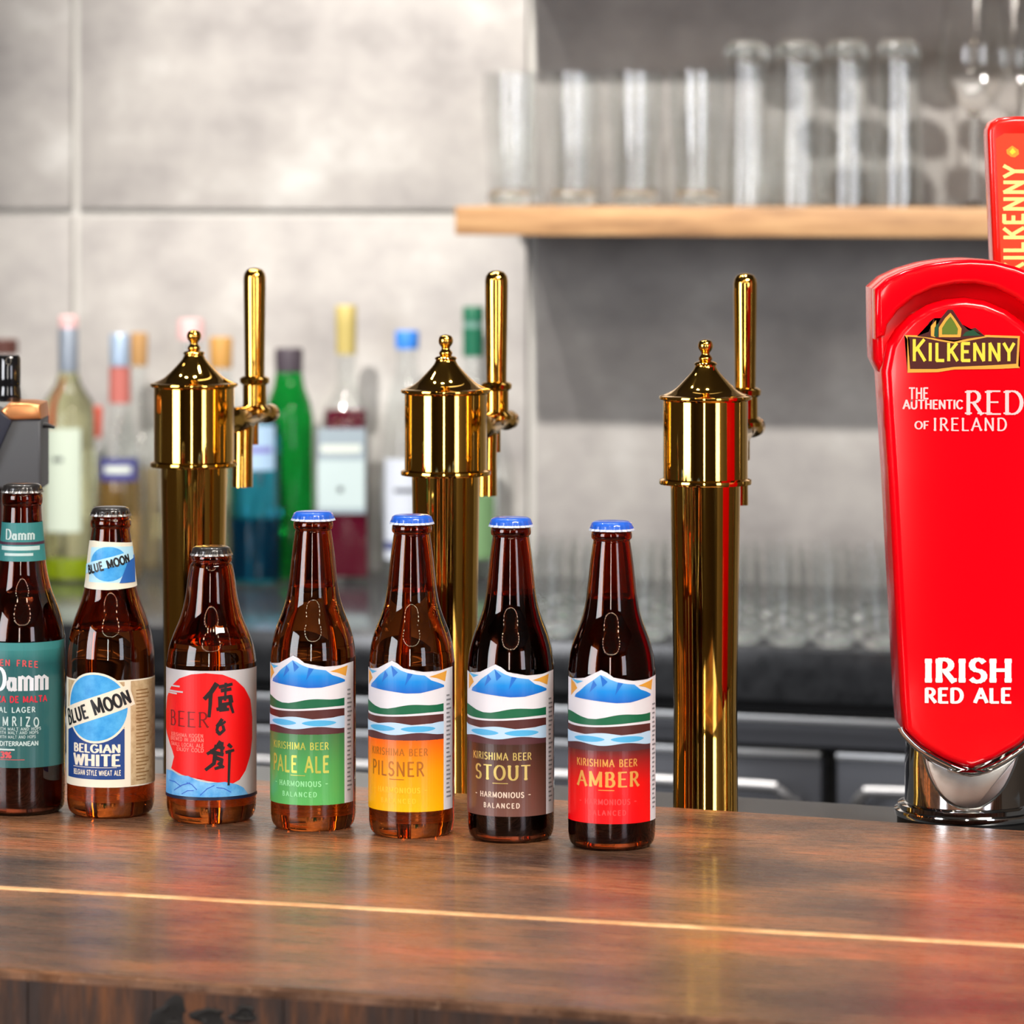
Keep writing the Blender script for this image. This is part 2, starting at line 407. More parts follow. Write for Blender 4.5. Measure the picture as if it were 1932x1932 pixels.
# ---------------------------------------------------------------- clear glasses
ORD = ['first', 'second', 'third', 'fourth', 'fifth', 'sixth', 'seventh', 'eighth', 'ninth', 'tenth', 'eleventh', 'twelfth']
def glass_mesh(kind):
    root = thing('glass', None, 'glass', (0, 0, 0))
    if kind == 'tall':   # straight tall beer glass
        root.name = 'beer_glass'; H, r0, r1 = .184, .029, .037
        obj('bowl', lathe([(r0, .016), (r0+.002, .06), (r1, .14), (r1-.001, H), (r1-.0035, H), (r1-.003, .14), (r0-.001, .06), (r0-.003, .017)], 32, caps=False), CLEAR, root)
        obj('thick_base', lathe([(0, .002), (.015, .001)]+spline([(r0-.007, 0), (r0-.001, .004), (r0+.001, .012), (r0-.001, .019), (r0-.007, .023)], 4)+[(.010, .016), (0, .013)], 48, rfun=lambda a, z: 1+.015*math.cos(12*a)), THICK, root)
    elif kind == 'inverted':
        root.name = 'upturned_beer_glass'; H = .222
        obj('bowl', lathe([(.034, 0), (.0335, .06), (.028, .15), (.026, H-.02), (.024, H-.02), (.026, .15), (.0315, .06), (.032, 0)], 32, caps=False), CLEAR, root)
        obj('thick_base', lathe([(0, H-.018), (.010, H-.022)]+spline([(.019, H-.028), (.0262, H-.022), (.0270, H-.014), (.0245, H-.005), (.018, H)], 4)+[(.010, H-.001), (0, H-.002)], 48, rfun=lambda a, z: 1+.015*math.cos(10*a)), THICK, root)
    elif kind == 'wine':
        root.name = 'wine_glass'
        obj('foot', lathe([(0, 0), (.036, 0), (.0365, .0015), (.012, .004), (.0045, .009), (0, .009)], 32), THICK, root)
        obj('stem', lathe([(0, .009), (.0042, .009), (.0038, .05), (.0042, .118), (.012, .126), (0, .128)], 20), THICK, root)
        obj('bowl', lathe(spline([(.004, .125), (.024, .134), (.042, .165), (.047, .20), (.042, .25), (.037, .29)], 4)+[(.0358, .29)]+spline([(.0358, .29), (.0408, .25), (.0455, .20), (.040, .166), (.022, .137), (0.002, .130)], 4), 32, caps=False), CLEAR, root)
    elif kind == 'short':
        root.name = 'tumbler'
        obj('bowl', lathe([(.0225, .014), (.0245, .05), (.0262, .100), (.0247, .100), (.023, .05), (.021, .015)], 28, caps=False), CLEAR, root)
        obj('thick_base', lathe([(0, .002), (.012, .001)]+spline([(.016, 0), (.0215, .003), (.0236, .009), (.0226, .016), (.017, .0195)], 4)+[(.008, .013), (0, .011)], 48, rfun=lambda a, z: 1+.02*math.cos(12*a)), THICK, root)
    return root
def place_rows(kind, frame, spots, z, fmt, group, used=[]):
    """spots: list of rows, each (row name, depth offset, [pixel x...])"""
    proto = glass_mesh(kind); firstp = True
    for rn, off, xs in spots:
        for k, x in enumerate(xs):
            u, _ = frame.hit(x, 0, off); p = frame.pt(u, off, z)
            lab = fmt.format(row=rn, pos=ORD[k])
            if firstp: proto.location = p; tag(proto, lab, 'glass', group); firstp = False
            else: dup(proto, p, random.uniform(0, 6), lab, group)
def span(a, n, s): return [a+i*s for i in range(n)]
place_rows('tall', WALL, [('front', -.26, span(962, 4, 117)), ('middle', -.165, span(972, 4, 114)), ('back', -.07, span(984, 4, 112))], shelf_top,
           'tall upright beer glass on oak shelf, {row} row, {pos} from its left end', 'tall beer glasses on the shelf')
place_rows('inverted', WALL, [('front', -.265, span(1405, 4, 96)), ('middle', -.175, span(1415, 4, 94)), ('back', -.08, span(1422, 4, 93))], shelf_top,
           'upturned slim beer glass on oak shelf, {row} row, {pos} from the left', 'upturned beer glasses on the shelf')
place_rows('wine', WALL, [('front', -.25, [1838, 1980]), ('back', -.11, [1908, 2048])], shelf_top,
           'stemmed wine glass at right shelf end, {row} row, {pos} from the left', 'wine glasses on the shelf')

# ---------------------------------------------------------------- back counter with drawers
CH = .572
CF = Frame(1230, F*CH/(1217-HY), YAW); cyaw = YAW; CZ = EYE-CH
CD = (Vector(WALL.o)-CF.o).dot(CF.n)-.001
BLK = noise_mat('black_stone', [(.35, (.010, .011, .013)), (.7, (.028, .030, .034))], 40, rough=.16, spec=.6)
DSTEEL = mat('dark_coated_steel', srgb(62, 64, 70), .4, .3)
GAP = mat('shadow_gap_black', (.006, .006, .007), .8)
bc = thing('back_counter', 'long black stone counter under the tiled wall', 'counter', CF.pt(0, 0, 0), -cyaw)
obj('worktop', box(-2, 1.2, 0, CD, CZ-.062, CZ, bev=.002), BLK, bc)
bcab = thing('drawer_cabinet', 'dark steel drawer cabinet under the black back counter', 'cabinet', CF.pt(0, 0, 0), -cyaw)
obj('carcass', box(-2, 1.2, .04, .6, .02, CZ-.063), GAP, bcab)
def ch(x, y): return CF.hit(x, y, .02)
u_, z1 = ch(1230, 1338); _, z2 = ch(1230, 1350); _, z3 = ch(1230, 1394); _, z4 = ch(1230, 1413)
obj('top_rail', box(-2, 1.2, .008, .04, z2, z1, bev=.001), STEEL, bcab)
obj('fascia', box(-2, 1.2, .018, .04, z3, z2, bev=.001), DSTEEL, bcab)
ub, _ = ch(1552, 1450); uc, _ = ch(1582, 1450); DW = .46
HND = mat('handle_aluminium', (.30, .30, .31), .42, .8)
for i, (a, b) in enumerate([(ub-DW, ub), (uc, uc+DW), (ub-DW*2-.02, ub-DW-.02), (ub-DW*3-.04, ub-DW*2-.04), (ub-DW*4-.06, ub-DW*3-.06)]):
    d = obj('drawer', box(a, b, .012, .04, z4-.19, z4, bev=.002), DSTEEL, bcab)
    obj('top_edge', box(a, b, .006, .03, z4, z4+.007, bev=.001), STEEL, d)
    e = .028
    hz = z4-.030
    hp = [(a+.03, .01, hz-.026), (a+.03, -.018, hz-.02), (a+.045, -.03, hz-.004), (a+.08, -.032, hz), (b-.08, -.032, hz), (b-.045, -.03, hz-.004), (b-.03, -.018, hz-.02), (b-.03, .01, hz-.026)]
    obj('handle', tube(spline(hp, 4), .0062, 10), HND, d)
for zz in (z4-.22, ):
    for i, (a, b) in enumerate([(ub-DW, ub), (uc, uc+DW), (ub-DW*2-.02, ub-DW-.02), (ub-DW*3-.04, ub-DW*2-.04), (ub-DW*4-.06, ub-DW*3-.06)]):
        obj('drawer', box(a, b, .012, .04, zz-.25, zz, bev=.002), DSTEEL, bcab)
# tumblers crowded on the counter
place_rows('short', CF, [('front', .05, span(1046, 8, 88)), ('second', .125, span(1020, 8, 88)), ('third', .20, span(1050, 8, 87)), ('fourth', .275, span(1028, 8, 86)), ('fifth', .35, span(1055, 8, 85))], CZ,
           'short clear tumbler on black back counter, {row} row, {pos} from the left', 'tumblers on the back counter')

# ---------------------------------------------------------------- spirit bottles on the back counter
YB = F*CH/(1092-HY)
def sb(name, label, x, Y, prof, glassm, parts=(), sq=False, n=5):
    """prof in pixels (half width, pixel y) from base upwards, converted at distance Y; parts: (name, pixel prof, material)"""
    s = Y/F; by = HY+CH*F/Y
    root = thing(name, label, 'bottle', Vector(((x-CX)*s, Y, CZ)), 0, 'spirit bottles on the back counter')
    conv = lambda p: [(r*s, (by-y)*s) for r, y in p]
    def rf(a, z):
        if not sq: return 1
        k = max(abs(math.cos(a)), abs(math.sin(a))); 
        return interp([(0, 1/k), (sq, 1/k), (sq+.02, 1)], z)
    body = conv(prof)
    obj('glass_body', lathe([(0, 0)]+body, 32, rfun=rf), glassm, root)
    for pn, pp, pm in parts:
        obj(pn, lathe(conv(pp), 32, rfun=rf if pn in ('liquid', 'label') else None, caps=(pn != 'label')), pm, root)
    return root
def flat_label(root, u0, v0, u1, v1, yy, m, extra=()):
    a = Art(); a.rect(u0, v0, u1, v1, m, 1)
    for e in extra: a.rect(*e)
    return a.build('label', root, y=yy)
def wraplabel(root, x, Y, R, x0, x1, y0, y1, m, extra=()):
    s = Y/F; by = HY+CH*F/Y; k = s
    a = Art(); a.rect((x0-x)*k, (by-y1)*k, (x1-x)*k, (by-y0)*k, m, 1)
    for (ex0, ex1, ey0, ey1, em) in extra: a.rect((ex0-x)*k, (by-ey1)*k, (ex1-x)*k, (by-ey0)*k, em, 2)
    return a.build('label', root, R=R*k, base=.0006)
def gl(name, col, ior=1.35): return mat(name, col, .02, 0, 1, ior)
CLB = thin_glass('clear_bottle_glass', (.93, .95, .95))
PAPER = mat('paper_label', srgb(187, 193, 186), .7)
Yb = YB
# 1 pale olive bottle with pale label
b1 = sb('spirit_bottle', 'olive tinted spirit bottle with pale label and silver neck wrap, far left', 129, Yb, [(47, 1092), (50, 1085), (50, 790), (48, 760), (24, 725), (17, 700), (17, 640)], gl('olive_glass', (.80, .82, .50)),
   [('capsule', [(19, 702), (19, 622), (17, 618)], mat('silver_wrap', srgb(130, 139, 152), .35, .5)), ('cap', [(18, 618), (18, 598), (16, 596)], mat('pink_cap', srgb(208, 165, 165), .4)),
    ('liquid', [(45, 1088), (46, 1080), (46, 1050), (0, 1050)], mat('lime_liquid', srgb(165, 187, 34), .2))])
wraplabel(b1, 129, Yb, 50, 84, 158, 805, 1000, mat('mint_label', srgb(178, 189, 174), .7), [(104, 124, 860, 868, DSTEEL)])
# 2 bottle with red/white capsule and blue label
b2 = sb('spirit_bottle', 'clear spirit bottle with blue banded label and tan lower half, left', 226, Yb, [(41, 1092), (44, 1084), (44, 930), (42, 870), (24, 800), (19, 740), (18, 640)], CLB,
   [('capsule', [(19, 690), (20, 634), (18, 630)], mat('blue_silver_wrap', srgb(147, 165, 187), .3, .4)), ('neck_wrap', [(21, 760), (20, 692)], mat('red_wrap', srgb(161, 90, 83), .5)),
    ('liquid', [(39, 1088), (41, 1082), (41, 932), (39, 900), (0, 900)], gl('tan_liquid', (.75, .52, .25)))])
wraplabel(b2, 226, Yb, 44, 188, 266, 862, 905, mat('blue_label', srgb(52, 53, 113), .6), [(200, 252, 876, 890, PAPER)])
# 3 cork stoppered clear bottle just behind
b3 = sb('spirit_bottle', 'clear spirit bottle with cork stopper behind the blue banded one', 262, Yb+.12, [(46, 1080), (47, 860), (40, 810), (18, 760), (15, 720), (15, 690)], CLB,
   [('stopper', [(16, 690), (17, 632), (15, 628)], mat('cork', srgb(148, 112, 67), .7)), ('liquid', [(42, 1070), (43, 880), (0, 880)], gl('pale_tan_liquid', (.85, .7, .45)))])
# 4 pink topped bottle behind the first brass column
b4 = sb('spirit_bottle', 'pink capped clear bottle behind the leftmost brass tap column', 360, Yb+.08, [(48, 1085), (50, 1078), (50, 800), (42, 760), (20, 710), (17, 680), (17, 640)], CLB,
   [('cap', [(25, 640), (25, 612), (23, 602)], MATS['pink_cap']), ('liquid', [(45, 1076), (46, 860), (0, 860)], gl('straw_liquid', (.9, .85, .65)))])
# 5 cork capped
b5 = sb('spirit_bottle', 'cork stoppered bottle between leftmost brass column and its lever', 417, Yb, [(40, 1092), (44, 1084), (44, 800), (36, 760), (20, 730), (18, 700), (18, 690)], CLB,
   [('stopper', [(21, 694), (22, 640), (20, 636)], mat('gold_cork', srgb(160, 118, 56), .6)), ('liquid', [(40, 1086), (41, 850), (0, 850)], gl('pale_green_liquid', (.75, .82, .6)))])
# brown capped bottle at the left picture edge
b0 = sb('spirit_bottle', 'brown capped clear bottle at the left picture edge', 8, Yb+.1, [(48, 1085), (50, 1078), (50, 800), (42, 760), (20, 710), (17, 660)], CLB,
   [('cap', [(26, 668), (26, 642), (24, 640)], mat('brown_cap', srgb(78, 43, 36), .5)), ('liquid', [(45, 1076), (46, 900), (0, 900)], gl('brown_liquid', (.45, .3, .2)))])
# small red topped bottle
bm_ = sb('miniature_bottle', 'small bottle with red top between olive and blue banded bottles', 178, Yb+.16, [(26, 1074), (27, 1068), (27, 850), (18, 825), (12, 815)], CLB,
   [('cap', [(14, 826), (16, 770), (14, 766)], mat('red_cap', srgb(165, 64, 46), .5)), ('liquid', [(22, 1066), (23, 870), (0, 870)], gl('cream_liquid', (.9, .85, .7)))])
# 6 blue bottle
b6 = sb('spirit_bottle', 'turquoise blue squat bottle left of the green bottle', 482, Yb-.06, [(46, 1098), (49, 1088), (49, 830), (42, 796), (22, 775), (18, 760), (18, 740)], gl('turquoise_glass', (.04, .42, .62)),
   [('cap', [(20, 744), (20, 716), (18, 714)], mat('navy_cap', srgb(40, 50, 80), .4)), ('liquid', [(44, 1090), (45, 975), (0, 975)], mat('deep_teal_liquid', (.004, .03, .05), .2))])
wraplabel(b6, 482, Yb-.06, 49, 462, 524, 800, 884, mat('ice_label', srgb(143, 169, 195), .6), [(468, 518, 840, 852, mat('violet_print', srgb(110, 110, 170), .5))])
# 7 green bottle
b7 = sb('spirit_bottle', 'tall green glass bottle with dark ribbed screw cap', 545, Yb, [(42, 1088), (46, 1080), (46, 790), (42, 762), (30, 730), (25, 700), (25, 690)], gl('green_glass', (.01, .36, .05)),
   [('cap', [(26, 702), (27, 664), (25, 657)], mat('dark_cap', srgb(58, 50, 58), .5))])
# 8 square purple bottle
b8 = sb('spirit_bottle', 'square bottle of dark berry liqueur with yellow capsule', 653, Yb, [(42, 1090), (44, 1084), (44, 790), (40, 768), (24, 745), (17, 720), (17, 664)], CLB,
   [('capsule', [(19, 668), (20, 612), (20, 580), (18, 576)], mat('yellow_capsule', srgb(164, 148, 88), .4)), ('liquid', [(41, 1084), (42, 1078), (42, 772), (0, 772)], mat('berry_liquid', (.075, .002, .012), .12))], sq=(1092-790)*Yb/F)
s8 = Yb/F
a = Art(); k = s8; cz = lambda y: (1092-y)*k
a.rect(-52*.99*k, cz(965), 38*k, cz(805), mat('grey_label', srgb(130, 143, 152), .6), 1)
a.rect(-52*k, cz(955), 36*k, cz(865), mat('pale_blue_label', srgb(165, 180, 182), .6), 2)
a.rect(-46*k, cz(850), 30*k, cz(836), PAPER, 2); a.text('LIQUEUR'.replace('Q', 'O'), -8*k, cz(852), 12*k, PAPER, 3)
a.rect(-14*k, cz(925), -4*k, cz(915), DSTEEL, 3)
a.build('label', b8, y=-44*k-.0008)
# 9 clear bottle blue cap
b9 = sb('spirit_bottle', 'clear bottle with bright blue cap and white label', 768, Yb, [(48, 1090), (51, 1082), (51, 850), (44, 790), (26, 720), (20, 690), (19, 656)], CLB,
   [('cap', [(22, 658), (23, 628), (21, 624)], mat('bright_blue_cap', srgb(43, 113, 195), .4)), ('liquid', [(46, 1084), (48, 1078), (48, 880), (0, 880)], gl('water_clear_liquid', (.93, .95, .96)))])
wraplabel(b9, 768, Yb, 51, 722, 812, 862, 1052, mat('white_label', srgb(178, 184, 196), .6), [(722, 812, 1018, 1034, mat('navy_print', srgb(60, 66, 110), .6)), (745, 790, 918, 926, DSTEEL)])
# 10 green capped bottle
b10 = sb('spirit_bottle', 'clear bottle with tall dark green capsule and leafy label', 893, Yb, [(45, 1090), (48, 1082), (48, 830), (40, 780), (24, 720), (18, 690), (18, 660)], CLB,
   [('capsule', [(20, 672), (20, 618)], mat('dark_green_capsule', srgb(16, 92, 66), .4)), ('cap', [(20, 606), (20, 582), (18, 578)], MATS['dark_green_capsule']), ('collar', [(19, 618), (19, 606)], mat('mint_ring', srgb(104, 139, 130), .4)),
    ('liquid', [(43, 1084), (45, 1078), (45, 860), (0, 860)], gl('pale_clear_liquid', (.9, .93, .88)))])
wraplabel(b10, 893, Yb, 48, 862, 940, 930, 1050, mat('leaf_green_label', srgb(104, 139, 95), .6))

# ---------------------------------------------------------------- the bar
H = EYE-BAR
def bp(x, y, z=BAR): Y = F*(EYE-z)/(y-HY); return Vector(((x-CX)/F*Y, Y, z))
def ext(a, b, k0, k1): d = b-a; return a-d*k0, b+d*k1
fr = ext(bp(0, 1826), bp(1932, 1961), .5, .35); sm = ext(bp(0, 1675), bp(1932, 1785), .5, .35); bk = ext(bp(300, 1459), bp(1932, 1567), .9, .4)
bar = thing('bar_counter', 'dark reclaimed wood bar with a pale seam, in the foreground', 'bar counter', (0, 0, 0))
def wood(name, seed, dark=1):
    m = mat(name, rough=.3, coat=.12, spec=.5); b = m.node_tree.nodes['Principled BSDF']; b.inputs['Coat Roughness'].default_value = .12
    tc = N(m, 'ShaderNodeTexCoord'); mp = N(m, 'ShaderNodeMapping'); mp.inputs['Rotation'].default_value = (0, 0, math.radians(18)); mp.inputs['Location'].default_value = (seed, seed, 0)
    L(m, tc.outputs['Object'], mp.inputs[0])
    def nz(sc, st, det=8, r=.6):
        q = N(m, 'ShaderNodeMapping'); q.inputs['Scale'].default_value = st; L(m, mp.outputs[0], q.inputs[0])
        n = N(m, 'ShaderNodeTexNoise'); n.inputs['Scale'].default_value = sc; n.inputs['Detail'].default_value = det; n.inputs['Roughness'].default_value = r
        L(m, q.outputs[0], n.inputs[0]); return n
    big = nz(5, (1, 2.2, 1), 5); grain = nz(24, (1, 13, 1), 10, .74); fine = nz(150, (1, 3.4, 1), 5, .7)
    r1 = ramp(m, [(.34, srgb(80, 58, 48)), (.48, srgb(118, 84, 62)), (.56, srgb(146, 98, 66)), (.70, srgb(176, 100, 64))]); L(m, big.outputs[0], r1.inputs[0])
    r2 = ramp(m, [(.30, (.16, .15, .15)), (.5, (.46, .46, .46)), (.70, (.86, .83, .78))]); L(m, grain.outputs[0], r2.inputs[0])
    mx = N(m, 'ShaderNodeMix', data_type='RGBA', blend_type='OVERLAY'); mx.inputs[0].default_value = .85
    L(m, r1.outputs[0], mx.inputs[6]); L(m, r2.outputs[0], mx.inputs[7])
    r3 = ramp(m, [(.60, (0, 0, 0)), (.70, (1, 1, 1))]); L(m, fine.outputs[0], r3.inputs[0])
    m2 = N(m, 'ShaderNodeMix', data_type='RGBA'); L(m, r3.outputs[0], m2.inputs[0]); L(m, mx.outputs[2], m2.inputs[6]); m2.inputs[7].default_value = (*srgb(150, 118, 96), 1)
    L(m, m2.outputs[2], b.inputs['Base Color'])
    mr = N(m, 'ShaderNodeMapRange'); mr.inputs[1].default_value = .35; mr.inputs[2].default_value = .65; mr.inputs[3].default_value = .16; mr.inputs[4].default_value = .40
    L(m, grain.outputs[0], mr.inputs[0]); L(m, mr.outputs[0], b.inputs['Roughness'])
    ad = N(m, 'ShaderNodeMath', operation='ADD'); L(m, grain.outputs[0], ad.inputs[0]); L(m, fine.outputs[0], ad.inputs[1])
    bu = N(m, 'ShaderNodeBump'); bu.inputs['Strength'].default_value = .22; bu.inputs['Distance'].default_value = .0012
    L(m, ad.outputs[0], bu.inputs['Height']); L(m, bu.outputs[0], b.inputs['Normal'])
    return m
W1 = wood('reclaimed_wood_back', 0); W2 = wood('reclaimed_wood_front', 3.3)
def plank(a, b, c, d, th, m, name, nseg=90, jit=.0006):   # a-b front edge, c-d rear edge, left to right
    bm = bmesh.new(); rows = []
    prof = [(0, -th), (0, -.0015), (.0012, 0), (1, 0), (2, -.0015), (2, -th)]
    for i in range(nseg+1):
        t_ = i/nseg; f_ = a.lerp(b, t_); r_ = c.lerp(d, t_); dn = (r_-f_).normalized()
        j1 = random.uniform(-jit, jit); j2 = random.uniform(-jit, jit)*.5; wv = .0012*math.sin(t_*23)+.0008*math.sin(t_*61)
        f_ = f_+dn*(j1+wv*.5); r_ = r_+dn*j2
        pts = [f_+Vector((0, 0, -th)), f_+Vector((0, 0, -.002)), f_+dn*.0018, r_-dn*.001, r_+Vector((0, 0, -.0012)), r_+Vector((0, 0, -th))]
        rows.append([bm.verts.new(p) for p in pts])
    for p, q in zip(rows, rows[1:]):
        for k in range(6):
            bm.faces.new([p[k], q[k], q[(k+1) % 6], p[(k+1) % 6]])
    bm.faces.new(rows[0]); bm.faces.new(rows[-1][::-1])
    return obj(name, bm, m, bar, smooth=30)
dn = (sm[0]-fr[0]).normalized()
SEAM = .0105
plank(fr[0], fr[1], sm[0]-dn*SEAM*.5, sm[1]-dn*SEAM*.5, .075, W2, 'plank')
plank(sm[0]+dn*SEAM*.5, sm[1]+dn*SEAM*.5, bk[0], bk[1], .075, W1, 'plank', jit=.0009)
so_ = plank(sm[0]-dn*SEAM*.5, sm[1]-dn*SEAM*.5, sm[0]+dn*SEAM*.5, sm[1]+dn*SEAM*.5, .02, noise_mat('pale_seam_filler', [(.3, srgb(196, 130, 80)), (.7, srgb(250, 205, 150))], 30, rough=.45), 'seam_strip', jit=.0004)
so_['label'] = 'pale tan seam filler strip'
so_.location = (0, 0, .0006)
# raw edge cladding: vertical grain front panel
FW = noise_mat('raw_edge_wood', [(.3, srgb(22, 12, 8)), (.5, srgb(58, 33, 17)), (.7, srgb(112, 64, 26))], 26, (2.2, 2.2, .35), rough=.6, bump=.6, bscale=50, detail=10)
a_, b_ = fr; off = -dn*.004
bmf = bmesh.new(); n_ = 14
bar_front = bar
for i in range(n_):
    p = a_.lerp(b_, (i+.004)/n_)+off; q = a_.lerp(b_, (i+.996)/n_)+off
    bm = bmesh.new(); jj = random.uniform(0, .0012)
    vs = []
    for zz in (BAR-.006, BAR-.5):
        for pt_, o_ in ((p, 0), (q, 0), (q, .02), (p, .02)):
            v = pt_-dn*jj+dn*o_*.15; vs.append(bm.verts.new((v.x, v.y, zz)))
    for f in ((0, 1, 2, 3), (7, 6, 5, 4), (0, 4, 5, 1), (1, 5, 6, 2), (2, 6, 7, 3), (3, 7, 4, 0)): bm.faces.new([vs[k] for k in f])
    bmesh.ops.recalc_face_normals(bm, faces=bm.faces)
    obj('front_board', bm, FW, bar_front, smooth=30)
for x, y, r in ((330, 1916, .0075), (402, 1922, .006), (462, 1914, .004)):
    Yk = bp(x, 1826+x*.07).y-.0055; p = px(x, y, Yk)
    bm = lathe([(0, .001), (r*.5, .0004), (r*.9, .0012), (r*1.2, .0002)], 20, caps=True, rfun=lambda a, z: 1+.25*math.sin(3*a+x)+.15*math.sin(5*a+r*900)); bmesh.ops.transform(bm, matrix=Matrix.Rotation(PI/2, 4, 'X') @ Matrix.Scale(1.6, 4, (1, 0, 0)), verts=bm.verts)
    obj('knot', bm, mat('dark_knot', (.006, .004, .003), .7), bar_front, loc=p)
# lower steel ledge behind the planks
LZ = BAR-.032
ld = (bk[1]-bk[0]).normalized(); ln = Vector((-ld.y, ld.x, 0))
bm = bmesh.new(); A0 = bk[0]+ln*.003; B0 = bk[1]+ln*.003; LD = .255
vs = [bm.verts.new((v.x, v.y, zz)) for zz in (LZ, LZ-.04) for v in (A0, B0, B0+ln*LD, A0+ln*LD)]
for f in ((0, 1, 2, 3), (7, 6, 5, 4), (0, 4, 5, 1), (1, 5, 6, 2), (2, 6, 7, 3), (3, 7, 4, 0)): bm.faces.new([vs[k] for k in f])
bmesh.ops.recalc_face_normals(bm, faces=bm.faces)
tag(obj('service_ledge', bm, mat('slate_ledge', srgb(84, 88, 92), .28, .35), smooth=30), 'dark grey service ledge behind the wooden bar top', 'ledge')

# ---------------------------------------------------------------- brass tap columns
TAPYAW = math.radians(14.5)
def tap_column(x, Y, label):
    root = thing('tap_column', label, 'beer tap', Vector(((x-CX)/F*Y, Y, LZ)), -TAPYAW, 'brass tap columns')
    E = EYE-LZ; s = 1/2517.; Z = lambda y: E-(y-HY)*s       # heights read off the right column
    obj('column', lathe([(.0275, 0), (.0275, .006), (.0245, .012), (.0238, .1), (.0262, Z(915))], 64), BRASS, root)
    hd = obj('head', lathe([(.026, Z(914)), (.0345, Z(913)), (.0348, Z(909)), (.0345, Z(905)), (.0318, Z(902)), (.0318, Z(756)), (.0345, Z(753)), (.0348, Z(750)), (.0345, Z(747)), (.032, Z(745))], 64), BRASS, root)
    obj('lid', lathe([(.0318, Z(746))]+spline([(.0318, Z(745)), (.0235, Z(735)), (.0155, Z(716)), (.0098, Z(700)), (.0078, Z(691))], 5)+[(.0078, Z(689)), (.0088, Z(687)), (.0078, Z(684)), (.0045, Z(681))], 56), BRASS, root)
    obj('finial', lathe(spline([(.0042, Z(682)), (.0052, Z(676)), (.0034, Z(669)), (.0034, Z(665)), (.0052, Z(658)), (.0056, Z(651)), (.0042, Z(643)), (0.0001, Z(640))], 4), 28), BRASS, root)
    yb = .154; Zh = lambda y: E-(y-HY)/2266.
    R = Matrix.Rotation(-PI/2, 4, 'X')
    vb = lathe([(.012, 0), (.012, .012), (.0085, .015), (.0085, .055), (.0105, .058), (.0105, .10), (.0075, .104), (.0062, .150), (.0078, .153), (.0078, .168), (.005, .172)], 28, M=Matrix.Translation((0, .030, Zh(785))) @ R)
    obj('faucet_body', vb, BRASS, root)
    obj('spout', tube([(0, yb*.80, Zh(783)), (0, yb*.80, Zh(800)), (0, yb*.795, Zh(850)), (0, yb*.79, Zh(913))], [.0085, .0085, .0082, .0086], 24), BRASS, root)
    obj('vent_stub', tube([(0, yb*.98, Zh(790)), (0, yb*.98, Zh(838))], .0042, 16), BRASS, root)
    obj('lever_socket', lathe([(.0135, Zh(778)), (.0135, Zh(771)), (.0098, Zh(764)), (.0098, Zh(726)), (.0122, Zh(722)), (.0125, Zh(714)), (.0108, Zh(711)), (.0085, Zh(709))], 32, M=Matrix.Translation((0, yb, 0))), BRASS, root)
    lv = obj('lever', lathe([(.0082, Zh(712)), (.0086, Zh(640)), (.0092, Zh(545)), (.0092, Zh(524)), (.0086, Zh(516)), (.0066, Zh(509)), (.0035, Zh(506)), (0, Zh(505))], 32, M=Matrix.Translation((0, yb, 0))), BRASS, root)
    return root
c1 = tap_column(366, 3.16, 'polished brass beer tap column, leftmost of the three')
dup(c1, Vector(((841-CX)/F*3.07, 3.07, LZ)), None, 'polished brass beer tap column behind the orange labelled bottle')
dup(c1, Vector(((1331-CX)/F*2.98, 2.98, LZ)), None, 'polished brass beer tap column right of all the bottles, fully visible')

# grey tap tower at the left edge
Yg = 3.2; sg = Yg/F
g = thing('tap_tower', 'grey beer tap head with copper top at left edge', 'beer tap', Vector(((-20-CX)*sg, Yg, LZ)), 0)
gz = lambda y: EYE-(y-HY)*sg-LZ; gx = lambda x: (x+20)*sg
GREY = mat('grey_powder_coat', srgb(84, 86, 90), .45, .1)
obj('column', lathe([(.030, 0), (.030, .006), (.0115, .012), (.0105, gz(912))], 40), mat('maroon_enamel', (.06, .012, .015), .25), g)
obj('head', slab([(gx(-125), gz(918)), (gx(84), gz(918)), (gx(84), gz(788)), (gx(30), gz(786)), (gx(-10), gz(770)), (gx(-70), gz(770)), (gx(-125), gz(790))], -.022, .03, .003), GREY, g)
obj('side_strap', slab([(gx(-60), gz(912)), (gx(-22), gz(912)), (gx(30), gz(790)), (gx(8), gz(772)), (gx(-8), gz(774))], -.028, -.02, .001), mat('navy_strap', (.012, .014, .03), .4), g)
obj('copper_top', slab([(gx(8), gz(772)), (gx(22), gz(789)), (gx(84), gz(787)), (gx(82), gz(760)), (gx(60), gz(757)), (gx(24), gz(757))], -.026, .028, .003), mat('copper', (.85, .36, .14), .3, .7), g)
obj('screw', tube([(gx(84), -.01, gz(800)), (gx(92), -.01, gz(801)), (gx(106), -.012, gz(805))], [.003, .0022, .0012], 10), BLACK, g)
obj('lever', lathe([(.0098, gz(757)), (.0105, gz(752)), (.0098, gz(735)), (.0095, gz(728)), (.0098, gz(724)), (.0098, gz(676)), (.0085, gz(670)), (0, gz(669))], 32, M=Matrix.Translation((gx(16), 0, 0))), mat('black_gloss', (.008, .008, .009), .08, coat=1), g)

